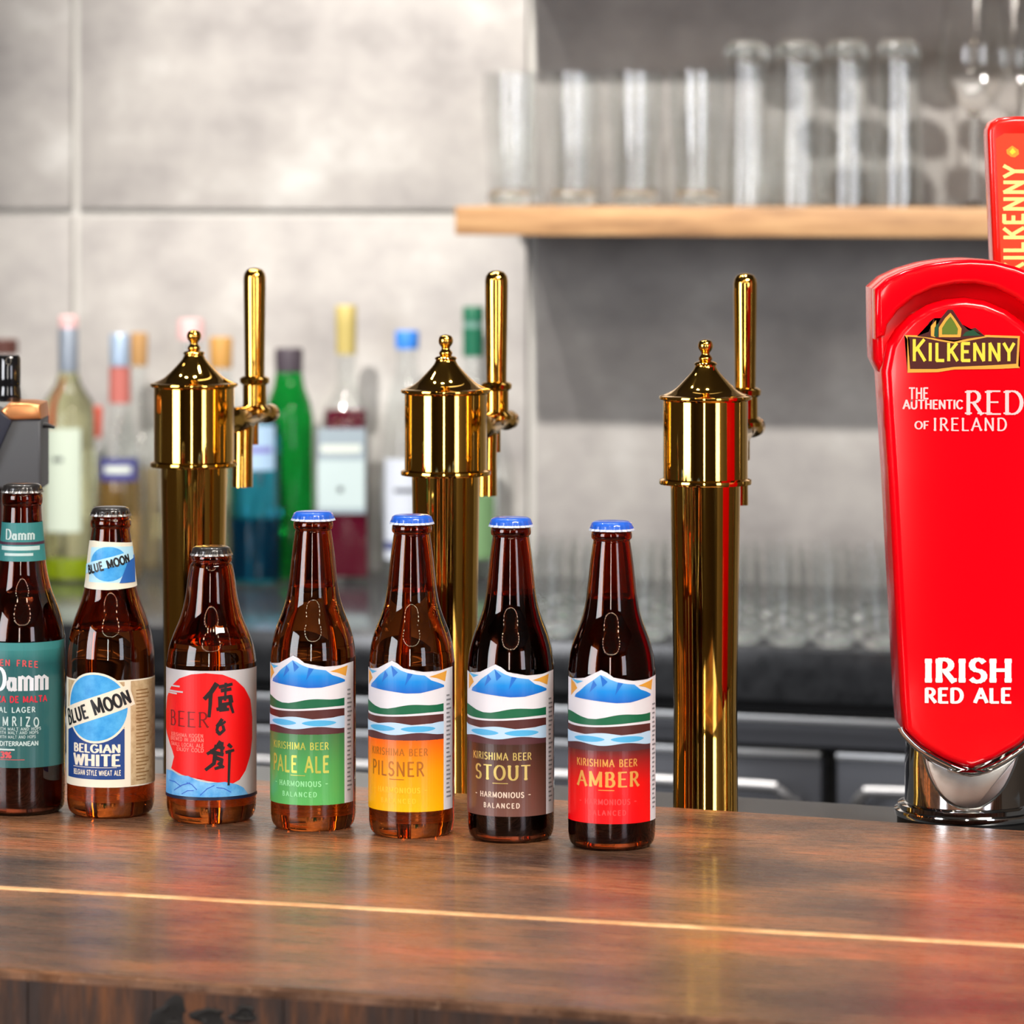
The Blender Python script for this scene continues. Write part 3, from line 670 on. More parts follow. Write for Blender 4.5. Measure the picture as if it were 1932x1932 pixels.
# ---------------------------------------------------------------- red font with chrome base
Yk = 2.93; sk = Yk/F
font = thing('beer_font', 'large red beer font with chrome foot at right edge', 'beer tap', Vector(((1826-CX)*sk, Yk, LZ)), 0)
fz = lambda y, s=sk: EYE-(y-HY)*s-LZ; fx = lambda x, s=sk: (x-1826)*s
FY = -.052; sf = (Yk+FY)/F     # front face plane distance scale
CXo = (1826-CX)*sk
X = lambda x: (x-CX)*sf-CXo; Z = lambda y: EYE-(y-HY)*sf-LZ
mid = 1826
left = [(1664, 700), (1668, 760), (1677, 900), (1685, 1050), (1693, 1200), (1700, 1330), (1704, 1378), (1735, 1408), (1780, 1434), (1815, 1448), (1835, 1453)]
right = [(2*mid-x+(9), y) for x, y in left[:-1]][::-1]
panel = [(1986, 690), (1966, 640), (1936, 610), (1900, 584), (1860, 567), (1822, 561), (1786, 564), (1750, 575), (1716, 597), (1692, 622), (1674, 650)]
outl = [(X(x), Z(y)) for x, y in left+right+panel]
obj('body', slab(outl, FY, .012, .007, segs=4), RED, font)
arch = [(1649, 545), (1672, 525), (1705, 510), (1745, 498), (1790, 491), (1830, 489), (1875, 492), (1915, 503), (1952, 518), (1982, 533), (2004, 548)]
head = [(1664, 705), (1652, 680), (1650, 620)]+arch+[(2002, 620), (2000, 680), (1988, 705)]
obj('head', slab([(X(x), Z(y)) for x, y in head], FY+.014, .016, .0065, segs=4), RED, font)
inner = [(1668, 632), (1672, 612), (1692, 585), (1722, 560), (1760, 543), (1800, 535), (1838, 534), (1876, 542), (1912, 560), (1945, 585), (1968, 610), (1984, 640)]
brow = [(X(x), Z(y)) for x, y in arch]+[(X(2002), Z(640))]+[(X(x), Z(y)) for x, y in inner[::-1]]+[(X(1650), Z(640))]
obj('brow', slab(brow, FY-.010, FY+.018, .004), RED, font)
# print on the front
k = sf
art = Art()
def pt(x, y): return (X(x), Z(y))
GRN = mat('hop_green', srgb(92, 112, 22), .4); DGR = mat('deep_green', srgb(16, 70, 40), .4)
art.poly([pt(*q) for q in [(1712, 640), (1706, 632), (1740, 633), (1770, 640), (1800, 645), (1830, 638), (1860, 632), (1924, 634), (1921, 690), (1924, 694), (1880, 696), (1800, 697), (1770, 702), (1712, 703)]], GOLD, 1)
art.poly([pt(*q) for q in [(1716, 640), (1712, 635), (1742, 637), (1770, 643), (1800, 648), (1832, 642), (1862, 636), (1920, 638), (1917, 686), (1870, 689), (1800, 692), (1768, 696), (1717, 696)]], DRED, 2)
art.poly([pt(*q) for q in [(1730, 634), (1752, 626), (1752, 608), (1762, 600), (1764, 622), (1775, 600), (1788, 584), (1797, 584), (1815, 612), (1826, 622), (1840, 618), (1858, 634), (1800, 642)]], DRED, 3)
art.poly([pt(*q) for q in [(1756, 634), (1756, 615), (1766, 604), (1764, 636)]], GOLD, 4)
art.poly([pt(*q) for q in [(1762, 634), (1763, 618), (1771, 608), (1769, 636)]], DGR, 5)
art.poly([pt(*q) for q in [(1771, 636), (1771, 618), (1783, 600), (1793, 590), (1802, 602), (1814, 620), (1812, 636)]], GOLD, 4)
art.poly([pt(*q) for q in [(1777, 631), (1777, 619), (1785, 606), (1793, 597), (1800, 607), (1807, 620), (1806, 631)]], GRN, 5)
art.poly([pt(*q) for q in [(1815, 634), (1822, 626), (1836, 622), (1850, 633)]], DGR, 4)
art.build('emblem', font, y=FY-.0006); art = Art()
art.text('KILKENNY', *pt(1817, 680), 32*k, YEL, 5, .19, width=192*k, track=.2, big=([0], 1.22))
art.text('THE', *pt(1733, 752), 20*k, PINK, 3, .2, .14, .1, width=36*k)
art.text('AUTHENTIC', *pt(1760, 771), 16*k, PINK, 3, .22, .15, .1, width=112*k)
art.text('RED', *pt(1876, 781), 43*k, PINK, 3, .15, .07, .14, width=108*k, track=.16)
art.text('OF', *pt(1739, 809), 14*k, PINK, 3, .2, .14, .1, width=26*k)
art.text('IRELAND', *pt(1830, 812), 23*k, PINK, 3, .15, .10, .1, width=138*k, track=.25)
art.text('IRISH', *pt(1826, 1286), 42*k, WHITE, 3, .23, .16, .13, width=162*k, track=.16)
art.text('RED ALE', *pt(1826, 1325), 26*k, WHITE, 3, .24, .18, .09, width=162*k, track=.16)
art.build('lettering', font, y=FY-.0006)['kind'] = 'stuff'
# chrome foot
obj('foot', lathe([(.050, .036), (.0465, .038), (.0462, .045), (.0465, fz(1440)), (.0452, fz(1375)), (.044, fz(1362)), (.038, fz(1355))], 72), CHROME, font)
obj('foot_ring', lathe([(.0535, .028), (.0545, .030), (.0540, .0325), (.0515, .0335), (.0515, .0365), (.048, .0375)], 72), CHROME, font)
obj('pedestal', lathe([(.052, 0), (.052, .0285)], 48), mat('black_rubber', (.01, .01, .01), .5), font)
vp = [(1700, 1374), (1706, 1386), (1735, 1414), (1780, 1440), (1815, 1455), (1835, 1459), (1858, 1454), (1890, 1440), (1932, 1412), (1952, 1386), (1958, 1374)]
obj('trim', tube([(X(x), FY+.003, Z(y)) for x, y in spline(vp, 3)], .0024, 12), CHROME, font)
sh = [(1742, 1424), (1785, 1446), (1832, 1462), (1880, 1448), (1922, 1424), (1912, 1462), (1890, 1500), (1860, 1524), (1832, 1531), (1800, 1524), (1772, 1500), (1752, 1462)]
obj('shield', slab([(X(x), Z(y)) for x, y in spline(sh+[sh[0]], 3)[:-1]], -.049, -.035, .0025), SATIN, font)
obj('hub', lathe([(.012, 0), (.015, .001), (.0165, .004)], 28, M=Matrix.Translation((X(1832), -.047, Z(1455)-.001)) @ Matrix.Scale(.45, 4, (0, 0, 1)) @ Matrix.Rotation(0, 4, 'X')), CHROME, font)
# red lever behind
Yl = 3.02; sl_ = Yl/F
lev = thing('tap_lever', 'slim red tap lever with vertical yellow lettering, behind the red font', 'beer tap', Vector(((1922-CX)*sl_, Yl, LZ)), 0)
lx = lambda x: (x-1922)*sl_; lz = lambda y: EYE-(y-HY)*sl_-LZ
outl = [(1873, 560), (1860, 262), (1860, 245), (1866, 232), (1880, 223), (1910, 220), (1950, 220), (1968, 224), (1980, 234), (1984, 248), (1984, 262), (1971, 560)]
obj('handle', slab([(lx(x), lz(y)) for x, y in outl], -.014, .014, .004, segs=4), mat('scarlet_lacquer', (.85, .012, .006), .2, coat=.4), lev)
obj('shank', lathe([(.016, 0), (.016, .006), (.010, .01), (.010, lz(562)), (.014, lz(560)), (.014, lz(552))], 32), CHROME, lev)
la = Art(); PP = lambda x, y: (lx(x), lz(y))
la.poly([PP(*q) for q in [(1886, 545), (1874, 262), (1890, 252), (1956, 252), (1970, 262), (1958, 545)]], mat('orange_red_panel', srgb(255, 62, 28), .35), 1)
la.poly([PP(*q) for q in [(1903, 296), (1895, 290), (1894, 283), (1905, 275), (1917, 283), (1918, 291), (1910, 297)]], mat('orange_mark', srgb(250, 150, 40), .4), 2)
la.poly([PP(*q) for q in [(1905, 292), (1900, 287), (1906, 279), (1912, 287)]], mat('lemon_mark', srgb(225, 215, 50), .4), 3)
la.text('KILKENNY', *PP(1926, 415), 36*sl_, mat('lemon_print', srgb(252, 240, 140), .4), 3, .2, width=205*sl_, track=.2, rot=PI/2)
la.build('lettering', lev, y=-.0146)['kind'] = 'stuff'

# ---------------------------------------------------------------- beer bottles
def crown(m_top, r=.0150, h=.0066, m_rim=None, M=None):
    segs = 84; n = 21
    bm = bmesh.new()
    prof = [(r*1.03, 0, 1.0), (r*1.0, h*.22, .8), (r*.97, h*.5, .25), (r*.93, h*.78, 0), (r*.80, h*.95, 0), (r*.5, h, 0), (0, h*1.02, 0)]
    rings = []
    for rr, z, k in prof:
        if rr == 0: rings.append([bm.verts.new((0, 0, z))]); continue
        rings.append([bm.verts.new(((rr+r*.045*k*math.cos(n*2*PI*i/segs))*math.cos(2*PI*i/segs), (rr+r*.045*k*math.cos(n*2*PI*i/segs))*math.sin(2*PI*i/segs), z)) for i in range(segs)])
    for q, (a, b) in enumerate(zip(rings, rings[1:])):
        for i in range(segs):
            j = (i+1) % segs
            f = bm.faces.new([a[i], a[j], b[0]] if len(b) == 1 else [a[i], a[j], b[j], b[i]])
            f.material_index = 1 if q == 0 else 0
    bm.faces.new(rings[0][::-1]).material_index = 1
    return bm
def bottle(name, label, x, ybase, Hm, prof, glassm, capm, capz, capr=.0150, fill=.172, rz=0, rim=None, yfront=None, liquid=None, group=None, nk=1.035):
    """prof: (radius, height) of the outer glass from the foot up; solid below the fill line, hollow above"""
    Y = F*H/(ybase-HY)
    root = thing(name, label, 'bottle', Vector(((x-CX)/F*Y, Y, BAR)), rz, group)
    prof = [(a, b if b < .12 else .12+(b-.12)*nk) for a, b in prof]; capz = .12+(capz-.12)*nk
    pr = spline(prof, 5)
    bm = lathe([(0, .0025), (prof[0][0]*.7, .0018), (prof[0][0]*.93, 0)]+pr, 72)
    inner = [(max(r-.0028, .004), z) for r, z in pr if z > fill]
    r0 = interp([(z, r) for r, z in pr], fill)-.0028
    lathe([(0, fill), (r0*.98, fill)]+inner[:-1]+[(inner[-1][0], inner[-1][1]-.002), (0, inner[-1][1]-.002)], 72, bm=bm, flip=True)
    obj('glass', bm, glassm, root, smooth=50)
    if liquid:
        lq = [(max(r-.0034, .004), z) for r, z in pr if .006 < z < fill]
        obj('liquid', lathe([(0, .005), (prof[0][0]*.7, .005)]+lq+[(0, lq[-1][1])], 48), liquid, root)
    cp = obj('crown_cap', crown(capm, capr), None, root, loc=(0, 0, capz), smooth=50, mats=[capm, rim or capm])
    return root, [(z, r) for r, z in pr]
LONG = [(.0262, 0), (.0290, .003), (.0302, .008), (.0305, .016), (.0305, .06), (.0305, .117), (.0302, .124), (.0290, .133), (.0262, .143), (.0222, .153), (.0194, .162), (.0176, .172), (.0163, .183), (.0148, .196), (.0132, .207), (.0128, .2095),
        (.0138, .2105), (.0142, .2125), (.0138, .2150), (.0126, .2158), (.0126, .2195)]
BLUECAP = mat('blue_crown_cap', srgb(38, 96, 205), .3, coat=.5); RIMW = mat('white_cap_rim', srgb(205, 215, 235), .4, .2)
DARKCAP = mat('black_crown_cap', (.02, .018, .018), .3, coat=.5); RIMD = mat('silver_cap_rim', (.35, .34, .33), .35, .8)
GOLDF = mat('gold_lettering', srgb(214, 190, 110), .3, .35)
BLU1 = grad_mat('mountain_blue', .100, .122, [(0, srgb(30, 80, 190)), (.5, srgb(20, 140, 225)), (1, srgb(120, 190, 240))])
GRNB = mat('field_green', srgb(20, 100, 66), .45); BRNB = mat('earth_brown', srgb(82, 38, 34), .45)
AQUA = mat('water_blue', srgb(80, 175, 225), .45); PALEB = mat('pale_water', srgb(185, 215, 240), .45)
SUN = mat('dusk_orange', srgb(225, 160, 60), .45); LILAC = mat('label_white', srgb(226, 224, 230), .45)
def mountain_label(root, R, field, title, sub=True, tcol=None, tw=.0255, tserif=.0, th=.0105, tthick=.2, tthin=.1, scol=None, side=True, off=-.002, tz=.0452, to=0):
    a = Art(); U = .0425; u0, u1 = -U+off, U+off
    z0 = .0195
    # mountain skyline top edge
    sky = [(-.0425, .1185), (-.034, .118), (-.030, .1175), (-.021, .1195), (-.012, .1235), (-.0085, .1255), (-.0045, .1238), (.000, .1205), (.008, .1182), (.014, .1178), (.020, .1172), (.027, .1180), (.034, .1190), (.0425, .1195)]
    sky = [(x+off, z) for x, z in sky]
    a.poly([(u0, z0)]+[(u1, z0)]+sky[::-1], LILAC, 1)
    mt = [(-.031, .1055), (-.030, .1075), (-.025, .1105), (-.020, .1145), (-.014, .1185), (-.009, .1222), (-.006, .1212), (-.002, .1190), (.003, .1172), (.009, .1160), (.015, .1152), (.020, .1115), (.026, .1095), (.031, .1075), (.031, .1062), (.022, .1048), (.012, .1030), (.002, .1028), (-.010, .1040), (-.020, .1048)]
    a.poly([(x+off, z) for x, z in mt], BLU1, 2)
    for q in ([(-.009, .1222), (-.0075, .114), (-.004, .1175)], [(.003, .1172), (.001, .108), (.0065, .1165)], [(-.014, .1185), (-.017, .1095), (-.0115, .115)]):
        a.poly([(x+off, z) for x, z in q], mat('mountain_shade', srgb(30, 110, 205), .45), 3)
    a.poly([(x+off, z) for x, z in [(.018, .1142), (.024, .1130), (.032, .1100), (.034, .1175), (.026, .1160)]], SUN, 2)
    a.poly([(x+off, z) for x, z in [(-.036, .1178), (-.031, .1150), (-.028, .1118), (-.036, .1060)]], SUN, 2)
    a.poly([(x+off, z) for x, z in [(-.036, .1182), (-.028, .1150), (-.022, .1172), (-.030, .1174)]], AQUA, 3)
    ur = .0305+off
    # bands
    a.band(wavy(u0, ur, .0938, [(.0014, 1.0, 2.2), (.0010, 1.9, .4)]), wavy(u0, ur, .0882, [(.0010, .8, 3.2)]), GRNB, 2)
    a.band(wavy(u0, ur, .0866, [(.0008, .8, 3.4)]), wavy(u0, ur, .0808, [(.0006, 1.2, 1)]), BRNB, 2)
    a.band(wavy(u0, ur, .0812, [(.0009, 2, 1.9)]), wavy(u0, ur, .0742, [(.0009, 2, -1.2)]), PALEB, 3)
    for c_ in (-.0185, .0105):
        a.poly([(c_+off+.0125*math.cos(t_), 0.0777+.0021*math.sin(t_)*abs(math.sin(t_))**.3) for t_ in [2*PI*i/20 for i in range(20)]], AQUA, 4)
    a.band(wavy(u0, ur, .0750, [(.0009, 2, -1.2)]), [(u0+(ur-u0)*i/24, .0695) for i in range(25)], mat('umber_band', srgb(84, 46, 50), .45), 2)
    a.rect(u0, z0, ur, .0697, field, 2)
    tc_ = tcol or GOLDF; sc = scol or tc_; o = off-.0045
    a.text('KIRISHIMA BEER', o-.001, .0590, .0048, tc_, 3, .18, .12, .08, width=.0450, track=.2)
    a.text(title, o+to, tz, th, tc_, 3, tthick, tthin, tserif, width=tw*1.62, track=.22)
    a.rect(o-.006, tz-.0028, o+.005, tz-.0023, tc_, 3)
    a.text('- HARMONIOUS -', o, .0328, .0036, sc, 3, .22, .16, 0, width=.042, track=.25)
    a.text('BALANCED', o, .0255, .0032, sc, 3, .22, .16, 0, width=.026, track=.4)
    # side strip with fine print
    for i in range(24):
        z = .028+i*.0031; a.rect(.0335+off, z, .0335+off+random.uniform(.003, .006), z+.0012, mat('grey_print', (.25, .25, .27), .5), 3)
    a.build('label', root, R=R, base=.0002)
mb = 'long neck beers with mountain labels'
def pal(name, a_, b_, c_): return grad_mat(name, .0195, .0700, [(0, a_), (.55, b_), (1, c_)])
r, _ = bottle('beer_bottle', 'brown bottle with blue cap and mountain label, green lower band', 591, 1558, 0, LONG, GLASS_BROWN, BLUECAP, .2160, rim=RIMW, rz=math.radians(-3), group=mb)
mountain_label(r, .0305, pal('leaf_green_field', srgb(88, 178, 92), srgb(74, 160, 84), srgb(66, 124, 74)), 'PALE ALE', tcol=mat('lime_gold', srgb(196, 200, 90), .3, .3), scol=mat('mint_print', srgb(150, 225, 160), .5), th=.0108, tthick=.19, tthin=.17, off=-.003, tz=.0431, to=-.001, tw=.028)
r, _ = bottle('beer_bottle', 'brown bottle with blue cap and mountain label, orange lower band', 777, 1571, 0, LONG, GLASS_BROWN, BLUECAP, .2160, rim=RIMW, rz=math.radians(-2), group=mb)
mountain_label(r, .0305, pal('orange_field', srgb(255, 184, 0), srgb(255, 158, 0), srgb(255, 100, 14)), 'PILSNER', tcol=mat('dull_orange_print', srgb(176, 104, 26), .4, .2), scol=mat('amber_print', srgb(250, 196, 40), .5), th=.0095, tthick=.16, tthin=.13, off=-.004, tz=.0448, to=-.002)
r, _ = bottle('beer_bottle', 'dark bottle with blue cap and mountain label, chocolate brown lower band', 964, 1580, 0, LONG, GLASS_DARK, BLUECAP, .2160, rim=RIMW, rz=math.radians(-1), liquid=mat('stout_liquid', (.003, .002, .002), .1), group=mb)
mountain_label(r, .0305, pal('chocolate_field', srgb(112, 72, 62), srgb(92, 54, 42), srgb(62, 36, 24)), 'STOUT', th=.0098, tthick=.2, tthin=.09, tserif=.13, scol=mat('cream_print', srgb(225, 205, 185), .5), off=-.002)
r, _ = bottle('beer_bottle', 'dark red bottle with blue cap and mountain label, bright red lower band', 1154, 1594, 0, LONG, GLASS_DEEP, BLUECAP, .2160, rim=RIMW, rz=0, group=mb, liquid=mat('amber_ale_liquid', (.035, .004, .002), .1, 0, .6, 1.4))
mountain_label(r, .0305, pal('crimson_field', srgb(255, 0, 14), srgb(235, 8, 12), srgb(96, 36, 34)), 'AMBER', th=.0098, tthick=.2, tthin=.1, tserif=.12, tw=.028, tcol=mat('orange_gold', srgb(236, 168, 84), .3, .2), scol=mat('rose_print', srgb(255, 70, 70), .5), off=.0005)

# wheat beer with round moon artwork
PB = [(.0262, 0), (.0300, .003), (.0316, .009), (.0318, .018), (.0318, .06), (.0318, .108), (.0314, .120), (.0298, .131), (.0268, .141), (.0232, .150), (.0205, .158), (.0184, .168), (.0172, .180), (.0158, .192), (.0141, .203), (.0137, .206), (.0145, .2068), (.0149, .209), (.0145, .2115), (.0136, .2125), (.0138, .2175)]
r, tab = bottle('beer_bottle', 'brown bottle with large blue disc on tan and navy label', 209, 1534, 0, PB, GLASS_BROWN, DARKCAP, .2145, capr=.0142, fill=.135, rim=RIMD)
TAN = noise_mat('tan_label', [(.35, srgb(176, 148, 108)), (.65, srgb(204, 182, 142))], 200, rough=.5); CRM = mat('cream_border', srgb(232, 226, 206), .5)
NAVY = mat('navy_panel', srgb(24, 62, 128), .45); SKY = noise_mat('moon_blue', [(.3, srgb(30, 140, 215)), (.7, srgb(90, 185, 240))], 90, rough=.45)
a = Art(); s = H/ (1533-HY); um = lambda x: .0318*math.asin(max(-1, min(1, (x-209)*s/.0318))); vm = lambda y: EYE-(y-HY)/F*(F*H/(1534-HY)-.0318)-BAR
z0, z1 = vm(1486), vm(1284)
a.rect(-.055, z0, .055, z1, CRM, 1); a.rect(um(253), z0+.001, um(253)+.035, z1-.001, TAN, 2)
a.rect(um(134), vm(1375), um(242), z1-.0012, TAN, 2); a.rect(um(134), vm(1471), um(242), vm(1376), NAVY, 2)
cx_, cz_, rr = um(187), vm(1336), .0241
circ = lambda R_, n=48: [(cx_+R_*math.cos(2*PI*i/n), cz_+R_*math.sin(2*PI*i/n)) for i in range(n)]
a.poly(circ(rr+.0016), CRM, 3); a.poly(circ(rr), SKY, 4)
rot = math.radians(19)
def rr_(x, y): return (cx_+x*math.cos(rot)-y*math.sin(rot), cz_+x*math.sin(rot)+y*math.cos(rot))
a.poly([rr_(-.034, -.0078), (rr_(.029, -.0078)), rr_(.029, .0078), rr_(-.034, .0078)], CRM, 5)
a.text('BLUE MOON', *rr_(-.001, -.0050), .0092, BLACK, 6, .27, .18, .06, width=.0555, track=.16, rot=rot, big=([0, 5], 1.18))
a.text('BELGIAN', um(187), vm(1420), .0056, CRM, 3, .26, .16, .1, width=.0370, track=.14)
a.text('WHITE', um(187), vm(1445), .0078, CRM, 3, .27, .16, .1, width=.0370, track=.14)
a.rect(um(146), vm(1449), um(228), vm(1448), CRM, 3)
a.text('BELGIAN STYLE WHEAT ALE', um(187), vm(1463), .0034, CRM, 3, .2, width=.038, track=.2)
for i in range(26):
    z = z0+.004+i*.0026; a.rect(um(262), z, um(262)+random.uniform(.008, .014), z+.0009, mat('brown_fine_print', srgb(140, 104, 60), .5), 3)
a.build('label', r, R=.0318, base=.0002)
a = Art()
a.poly([(-.040, .1668), (-.03, .1662), (-.012, .1655), (0, .1652), (.014, .1660), (.03, .1668), (.040, .1672), (.040, .1985), (.02, .1985), (.0, .1998), (-.012, .2004), (-.04, .1985)], CRM, 1)
a.poly([(-.0165, .1705), (.020, .1705), (.024, .1955), (.004, .1965), (-.0150, .1955)], mat('pale_cyan', srgb(180, 225, 245), .5), 2)
a.poly([(.0145*math.cos(2*PI*i/28), .1838+.0125*math.sin(2*PI*i/28)) for i in range(28)], SKY, 3)
a.poly([(.008, .170), (.024, .170), (.026, .190), (.016, .188)], mat('royal_blue_print', srgb(40, 100, 180), .5), 4)
a.poly([(-.022, .1758), (.014, .1852), (.022, .1875), (.022, .1935), (.010, .1912), (-.022, .1828)], mat('pale_cyan', None), 5)
a.text('BLUE MOON', 0, .1808, .0056, BLACK, 6, .26, width=.034, track=.14, rot=math.radians(15))
a.build('neck_label', r, rtab=tab, dv=.004, base=.0003)

# red sun bottle (stubby)
PC = [(.0272, 0), (.0305, .003), (.0322, .009), (.0325, .018), (.0325, .06), (.0325, .110), (.0322, .116), (.0305, .126), (.0272, .136), (.0235, .145), (.0206, .155), (.0185, .166), (.0170, .178), (.0153, .187), (.0138, .1895), (.0146, .1905), (.0150, .193), (.0144, .1955), (.0136, .196), (.0136, .1985)]
r, tab = bottle('beer_bottle', 'short brown bottle with big red sun and black brush characters', 399, 1544, 0, PC, GLASS_BROWN, DARKCAP, .1950, nk=.95, capr=.0146, fill=.128, rim=RIMD)
s = H/(1544-HY); um = lambda x: .0325*math.asin(max(-1, min(1, (x-399)*s/.0325))); vm = lambda y: EYE-(y-HY)/F*(F*H/(1544-HY)-.0325)-BAR
a = Art(); SIL = mat('silver_white_label', srgb(206, 204, 206), .35, .15); SUNR = mat('sun_red', (.83, .003, .004), .4)
a.rect(-.052, vm(1508), .050, vm(1266), SIL, 1)
cp = lambda x, y: (um(x), vm(y))
redp = [(328, 1455), (334, 1432), (330, 1420), (322, 1400), (316, 1382), (316, 1350), (319, 1322), (328, 1300), (345, 1282), (368, 1273), (395, 1270), (425, 1273), (448, 1284), (464, 1302), (474, 1326), (477, 1360), (477, 1400), (474, 1430), (466, 1458), (456, 1474), (444, 1480), (420, 1477), (395, 1473), (375, 1466), (350, 1464)]
a.poly([cp(*q) for q in redp], SUNR, 2)
wave = [(316, 1500), (318, 1460), (330, 1459), (345, 1466), (362, 1465), (380, 1473), (400, 1477), (430, 1476), (450, 1482), (462, 1490), (468, 1502)]
SEA = noise_mat('sea_blue', [(.3, srgb(60, 150, 220)), (.7, srgb(130, 195, 240))], 120, rough=.45)
a.poly([cp(*q) for q in wave]+[cp(470, 1504), cp(399, 1506), cp(316, 1506)], SEA, 3)
for x0_, y0_, x1_, y1_ in ((335, 1495, 365, 1478), (360, 1478, 378, 1490), (385, 1500, 410, 1482), (350, 1500, 372, 1492), (415, 1486, 440, 1496), (325, 1478, 348, 1486)):
    for pl in stroke_polys([cp(x0_, y0_), cp((x0_+x1_)/2, (y0_+y1_)/2-3), cp(x1_, y1_)], .0006, .0006): a.poly(pl, mat('wave_line', srgb(40, 90, 200), .5), 4)
a.rect(-.052, vm(1510), .050, vm(1504), mat('dark_blue_edge', srgb(14, 30, 60), .4), 4)
a.text('BEER', *cp(358, 1372), .0105, mat('deep_red_print', srgb(120, 0, 0), .45), 3, .13, .07, .1, width=.033, track=.22)
for y_, x0_, x1_ in ((1299, 325, 346), (1309, 320, 352), (1313, 322, 340)): a.rect(um(x0_), vm(y_), um(x1_), vm(y_-3), SIL, 4)
CORAL = mat('coral_print', srgb(255, 120, 110), .5)
for y_, x0_, x1_, tx in ((1392, 329, 390, 'KIRISHIMA KOGEN'), (1400, 328, 391, 'BREWED IN JAPAN'), (1410, 329, 391, 'SMALL LOCAL ALE'), (1419, 340, 391, 'ENJOY COLD')):
    a.text(tx, (um(x0_)+um(x1_))/2, vm(y_), .0025, CORAL, 4, .22, width=um(x1_)-um(x0_), track=.2)
INK = mat('brush_ink', (.012, .004, .004), .5)
def brush(pts, wmm):
    P = [Vector(cp(*p)) for p in pts]
    n_ = len(P)
    for i, (p, q) in enumerate(zip(P, P[1:])):
        d = (q-p).normalized(); n = Vector((-d.y, d.x)); w0 = wmm*(1-.35*i/n_); w1 = wmm*(1-.35*(i+1)/n_)
        a.poly([p-n*w0-d*w0*.5, q-n*w1+d*w1*.4, q+n*w1+d*w1*.4, p+n*w0-d*w0*.5], INK, 5)
# first character: person radical + stacked strokes, legs
brush([(414, 1291), (405, 1305), (393, 1318)], .0019); brush([(404, 1308), (403, 1330), (401, 1352)], .0014)
brush([(420, 1296), (442, 1292)], .0013); brush([(431, 1290), (430, 1322)], .0010); brush([(424, 1303), (440, 1301)], .0014)
brush([(419, 1318), (440, 1315), (442, 1326)], .0014); brush([(421, 1320), (421, 1340), (436, 1339)], .0014); brush([(423, 1330), (438, 1328)], .0014)
brush([(438, 1316), (440, 1332), (444, 1346)], .0012); brush([(416, 1338), (432, 1334)], .0013)
# second character
brush([(424, 1358), (417, 1368), (415, 1378)], .0013); brush([(415, 1370), (425, 1366), (430, 1362)], .0011); brush([(416, 1380), (420, 1385), (428, 1378), (426, 1370)], .0013)
# third character
brush([(421, 1400), (413, 1412), (398, 1422)], .0014); brush([(412, 1408), (428, 1412)], .0013); brush([(404, 1418), (426, 1424)], .0016)
brush([(424, 1402), (424, 1422)], .0013); brush([(412, 1424), (410, 1440), (395, 1452)], .0015); brush([(414, 1430), (424, 1434), (422, 1447), (412, 1450)], .0014)
brush([(418, 1440), (427, 1448)], .0012); brush([(436, 1406), (441, 1411)], .0013); brush([(432, 1420), (445, 1417)], .0012); brush([(438, 1417), (437, 1450), (436, 1482)], .0011)
a.build('label', r, R=.0325, base=.0002)

# teal labelled bottle at the left edge
PD = [(.0265, 0), (.0300, .003), (.0312, .009), (.0314, .018), (.0314, .06), (.0314, .122), (.0310, .130), (.0292, .140), (.0258, .151), (.0215, .162), (.0185, .174), (.0165, .188), (.0152, .202), (.0143, .215), (.0140, .222), (.0146, .2235), (.0150, .227), (.0146, .230), (.0138, .231), (.0138, .2345)]
r, tab = bottle('beer_bottle', 'dark bottle with teal label at the left picture edge', 42, 1529, 0, PD, GLASS_DARK, DARKCAP, .2315, nk=1.022, capr=.0147, fill=.16, rim=RIMD, liquid=mat('lager_liquid', (.06, .012, .006), .1, 0, .7, 1.4))
s = H/(1523-HY); um = lambda x: .0314*math.asin(max(-1, min(1, (x-42)*s/.0314))); vm = lambda y: EYE-(y-HY)/F*(F*H/(1529-HY)-.0314)-BAR
TEAL = grad_mat('teal_label', .03, .125, [(0, srgb(38, 92, 92)), (.85, srgb(34, 92, 94)), (1, srgb(60, 138, 136))])
a = Art(); a.rect(-.046, vm(1449), .0445, vm(1213), TEAL, 1)
a.rect(-.046, vm(1228), .0445, vm(1214), mat('light_teal_band', srgb(58, 134, 134), .5), 2)
TR = mat('salmon_print', srgb(200, 80, 84), .5); TW = mat('pale_teal_print', srgb(186, 208, 206), .5)
a.text('GLUTEN FREE', um(22), vm(1256), .0042, TR, 3, .2, width=.046, track=.35, arch=-3)
a.text('Damm', um(50), vm(1302), .0158, mat('silver_print', srgb(222, 226, 230), .3, .2), 3, .24, .09, .10, width=.0410, track=.10)
a.text('ESTRELLA', um(-8), vm(1302), .0135, mat('silver_print', None), 3, .24, .1, .09, width=.026, track=.1, align='c') if False else None
a.text('CERVEZA DE MALTA', um(30), vm(1325), .0042, mat('crimson_print', srgb(200, 40, 60), .5), 3, .24, width=.054, track=.2)
a.text('SPECIAL LAGER', um(22), vm(1344), .0036, TW, 3, .2, width=.042, track=.3)
a.text('TEMRIZO', um(34), vm(1369), .0062, TW, 3, .18, width=.038, track=.6, arch=-3)
for i, y_ in enumerate((1378, 1385, 1393)): a.text('BREWED WITH MALT AND HOPS', um(28), vm(y_), .0020, TW, 3, .16, width=.046-.004*i, track=.2)
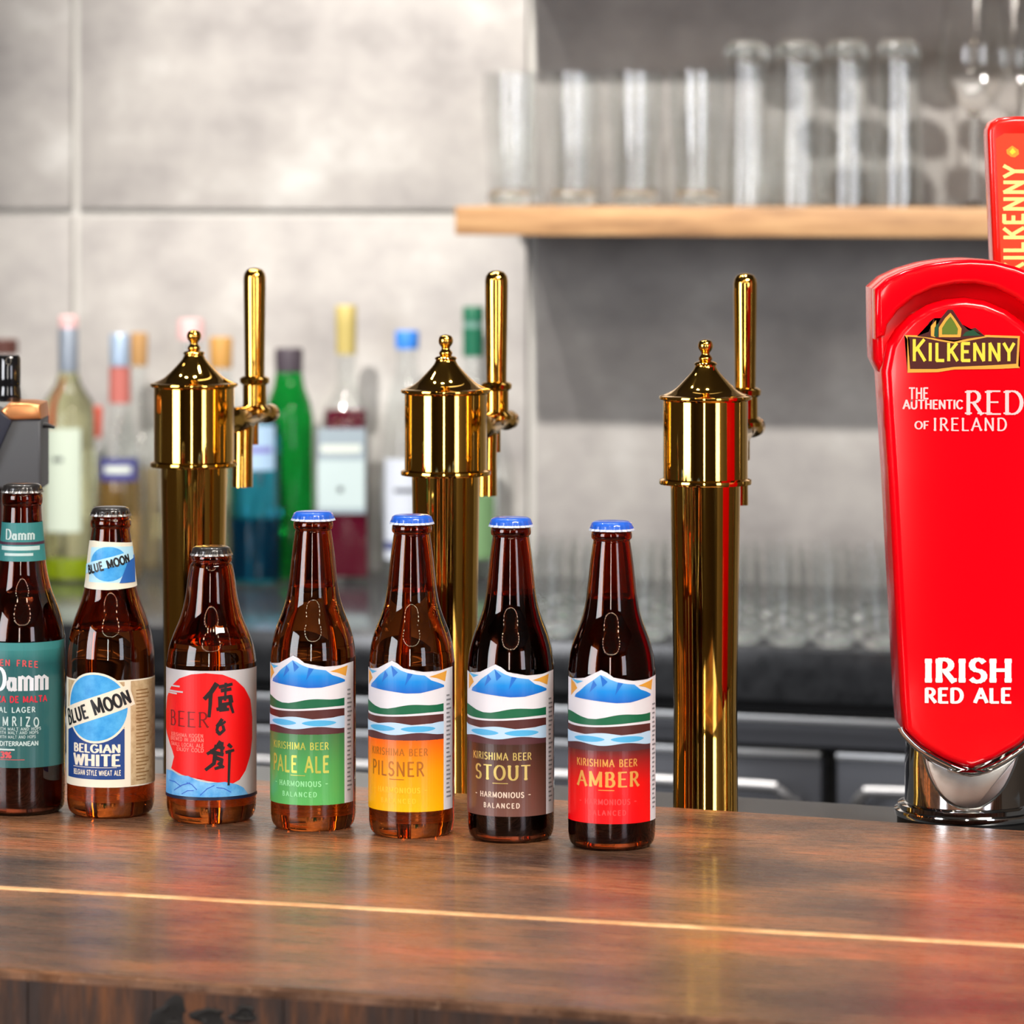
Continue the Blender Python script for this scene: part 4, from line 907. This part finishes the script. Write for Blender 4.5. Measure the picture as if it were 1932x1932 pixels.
a.text('MEDITERRANEAN', um(38), vm(1407), .0030, TW, 3, .22, width=.034)
a.rect(um(5), vm(1416), um(38), vm(1413), TW, 3)
a.text('5.3%', um(14), vm(1430), .0042, TR, 3, .25, width=.014); a.rect(um(0), vm(1434), um(56), vm(1433), TR, 3)
a.build('label', r, R=.0314, base=.0002)
a = Art(); TL = mat('neck_teal', srgb(52, 128, 128), .5)
a.rect(-.040, .1845, .038, .2125, TL, 1); a.rect(-.016, .1925, .016, .1955, TW, 2); a.rect(-.040, .1965, .038, .1985, mat('plum_band', srgb(70, 40, 60), .5), 2)
a.text('Damm', 0, .2005, .0072, TW, 3, .22, .10, .08, width=.022); a.rect(-.012, .1885, .010, .1905, TW, 2)
a.build('neck_label', r, rtab=tab, dv=.004, base=.0003)

# ---------------------------------------------------------------- pendant ring lamp over the guests' side, seen only in reflections
lamp = thing('ring_chandelier', 'ring of small round bulbs hanging over the guest side, out of frame', 'lamp', (-.05, .35, 2.5))
ringm = bmesh.new(); NB = 26; RR = 1.15
for i in range(NB*2):
    a0, a1 = PI*i/NB, PI*(i+1)/NB
    tube([(RR*math.cos(a0), RR*math.sin(a0), 0), (RR*math.cos(a1), RR*math.sin(a1), 0)], .008, 8, ringm, cap=False)
obj('ring', ringm, mat('lamp_brass', (.5, .35, .15), .3, 1), lamp)
bulb = mat('bulb_glow', (1, 1, 1), .5, emis=(1, .86, .66), es=45)
b0_ = None
for i in range(NB):
    an = 2*PI*i/NB
    if b0_ is None:
        bb = bmesh.new(); bmesh.ops.create_uvsphere(bb, u_segments=14, v_segments=8, radius=.03); b0_ = obj('bulb', bb, bulb, lamp, smooth=180); o = b0_
    else: o = b0_.copy(); C.objects.link(o); o.parent = lamp
    o.location = (RR*math.cos(an), RR*math.sin(an), -.03)
obj('cord', tube([(0, 0, 0), (0, 0, .50)], .004, 8), GAP, lamp)
for i in range(3): 
    an = 2*PI*i/3; obj('strut', tube([(0, 0, .3), (RR*math.cos(an), RR*math.sin(an), 0)], .003, 6), GAP, lamp)
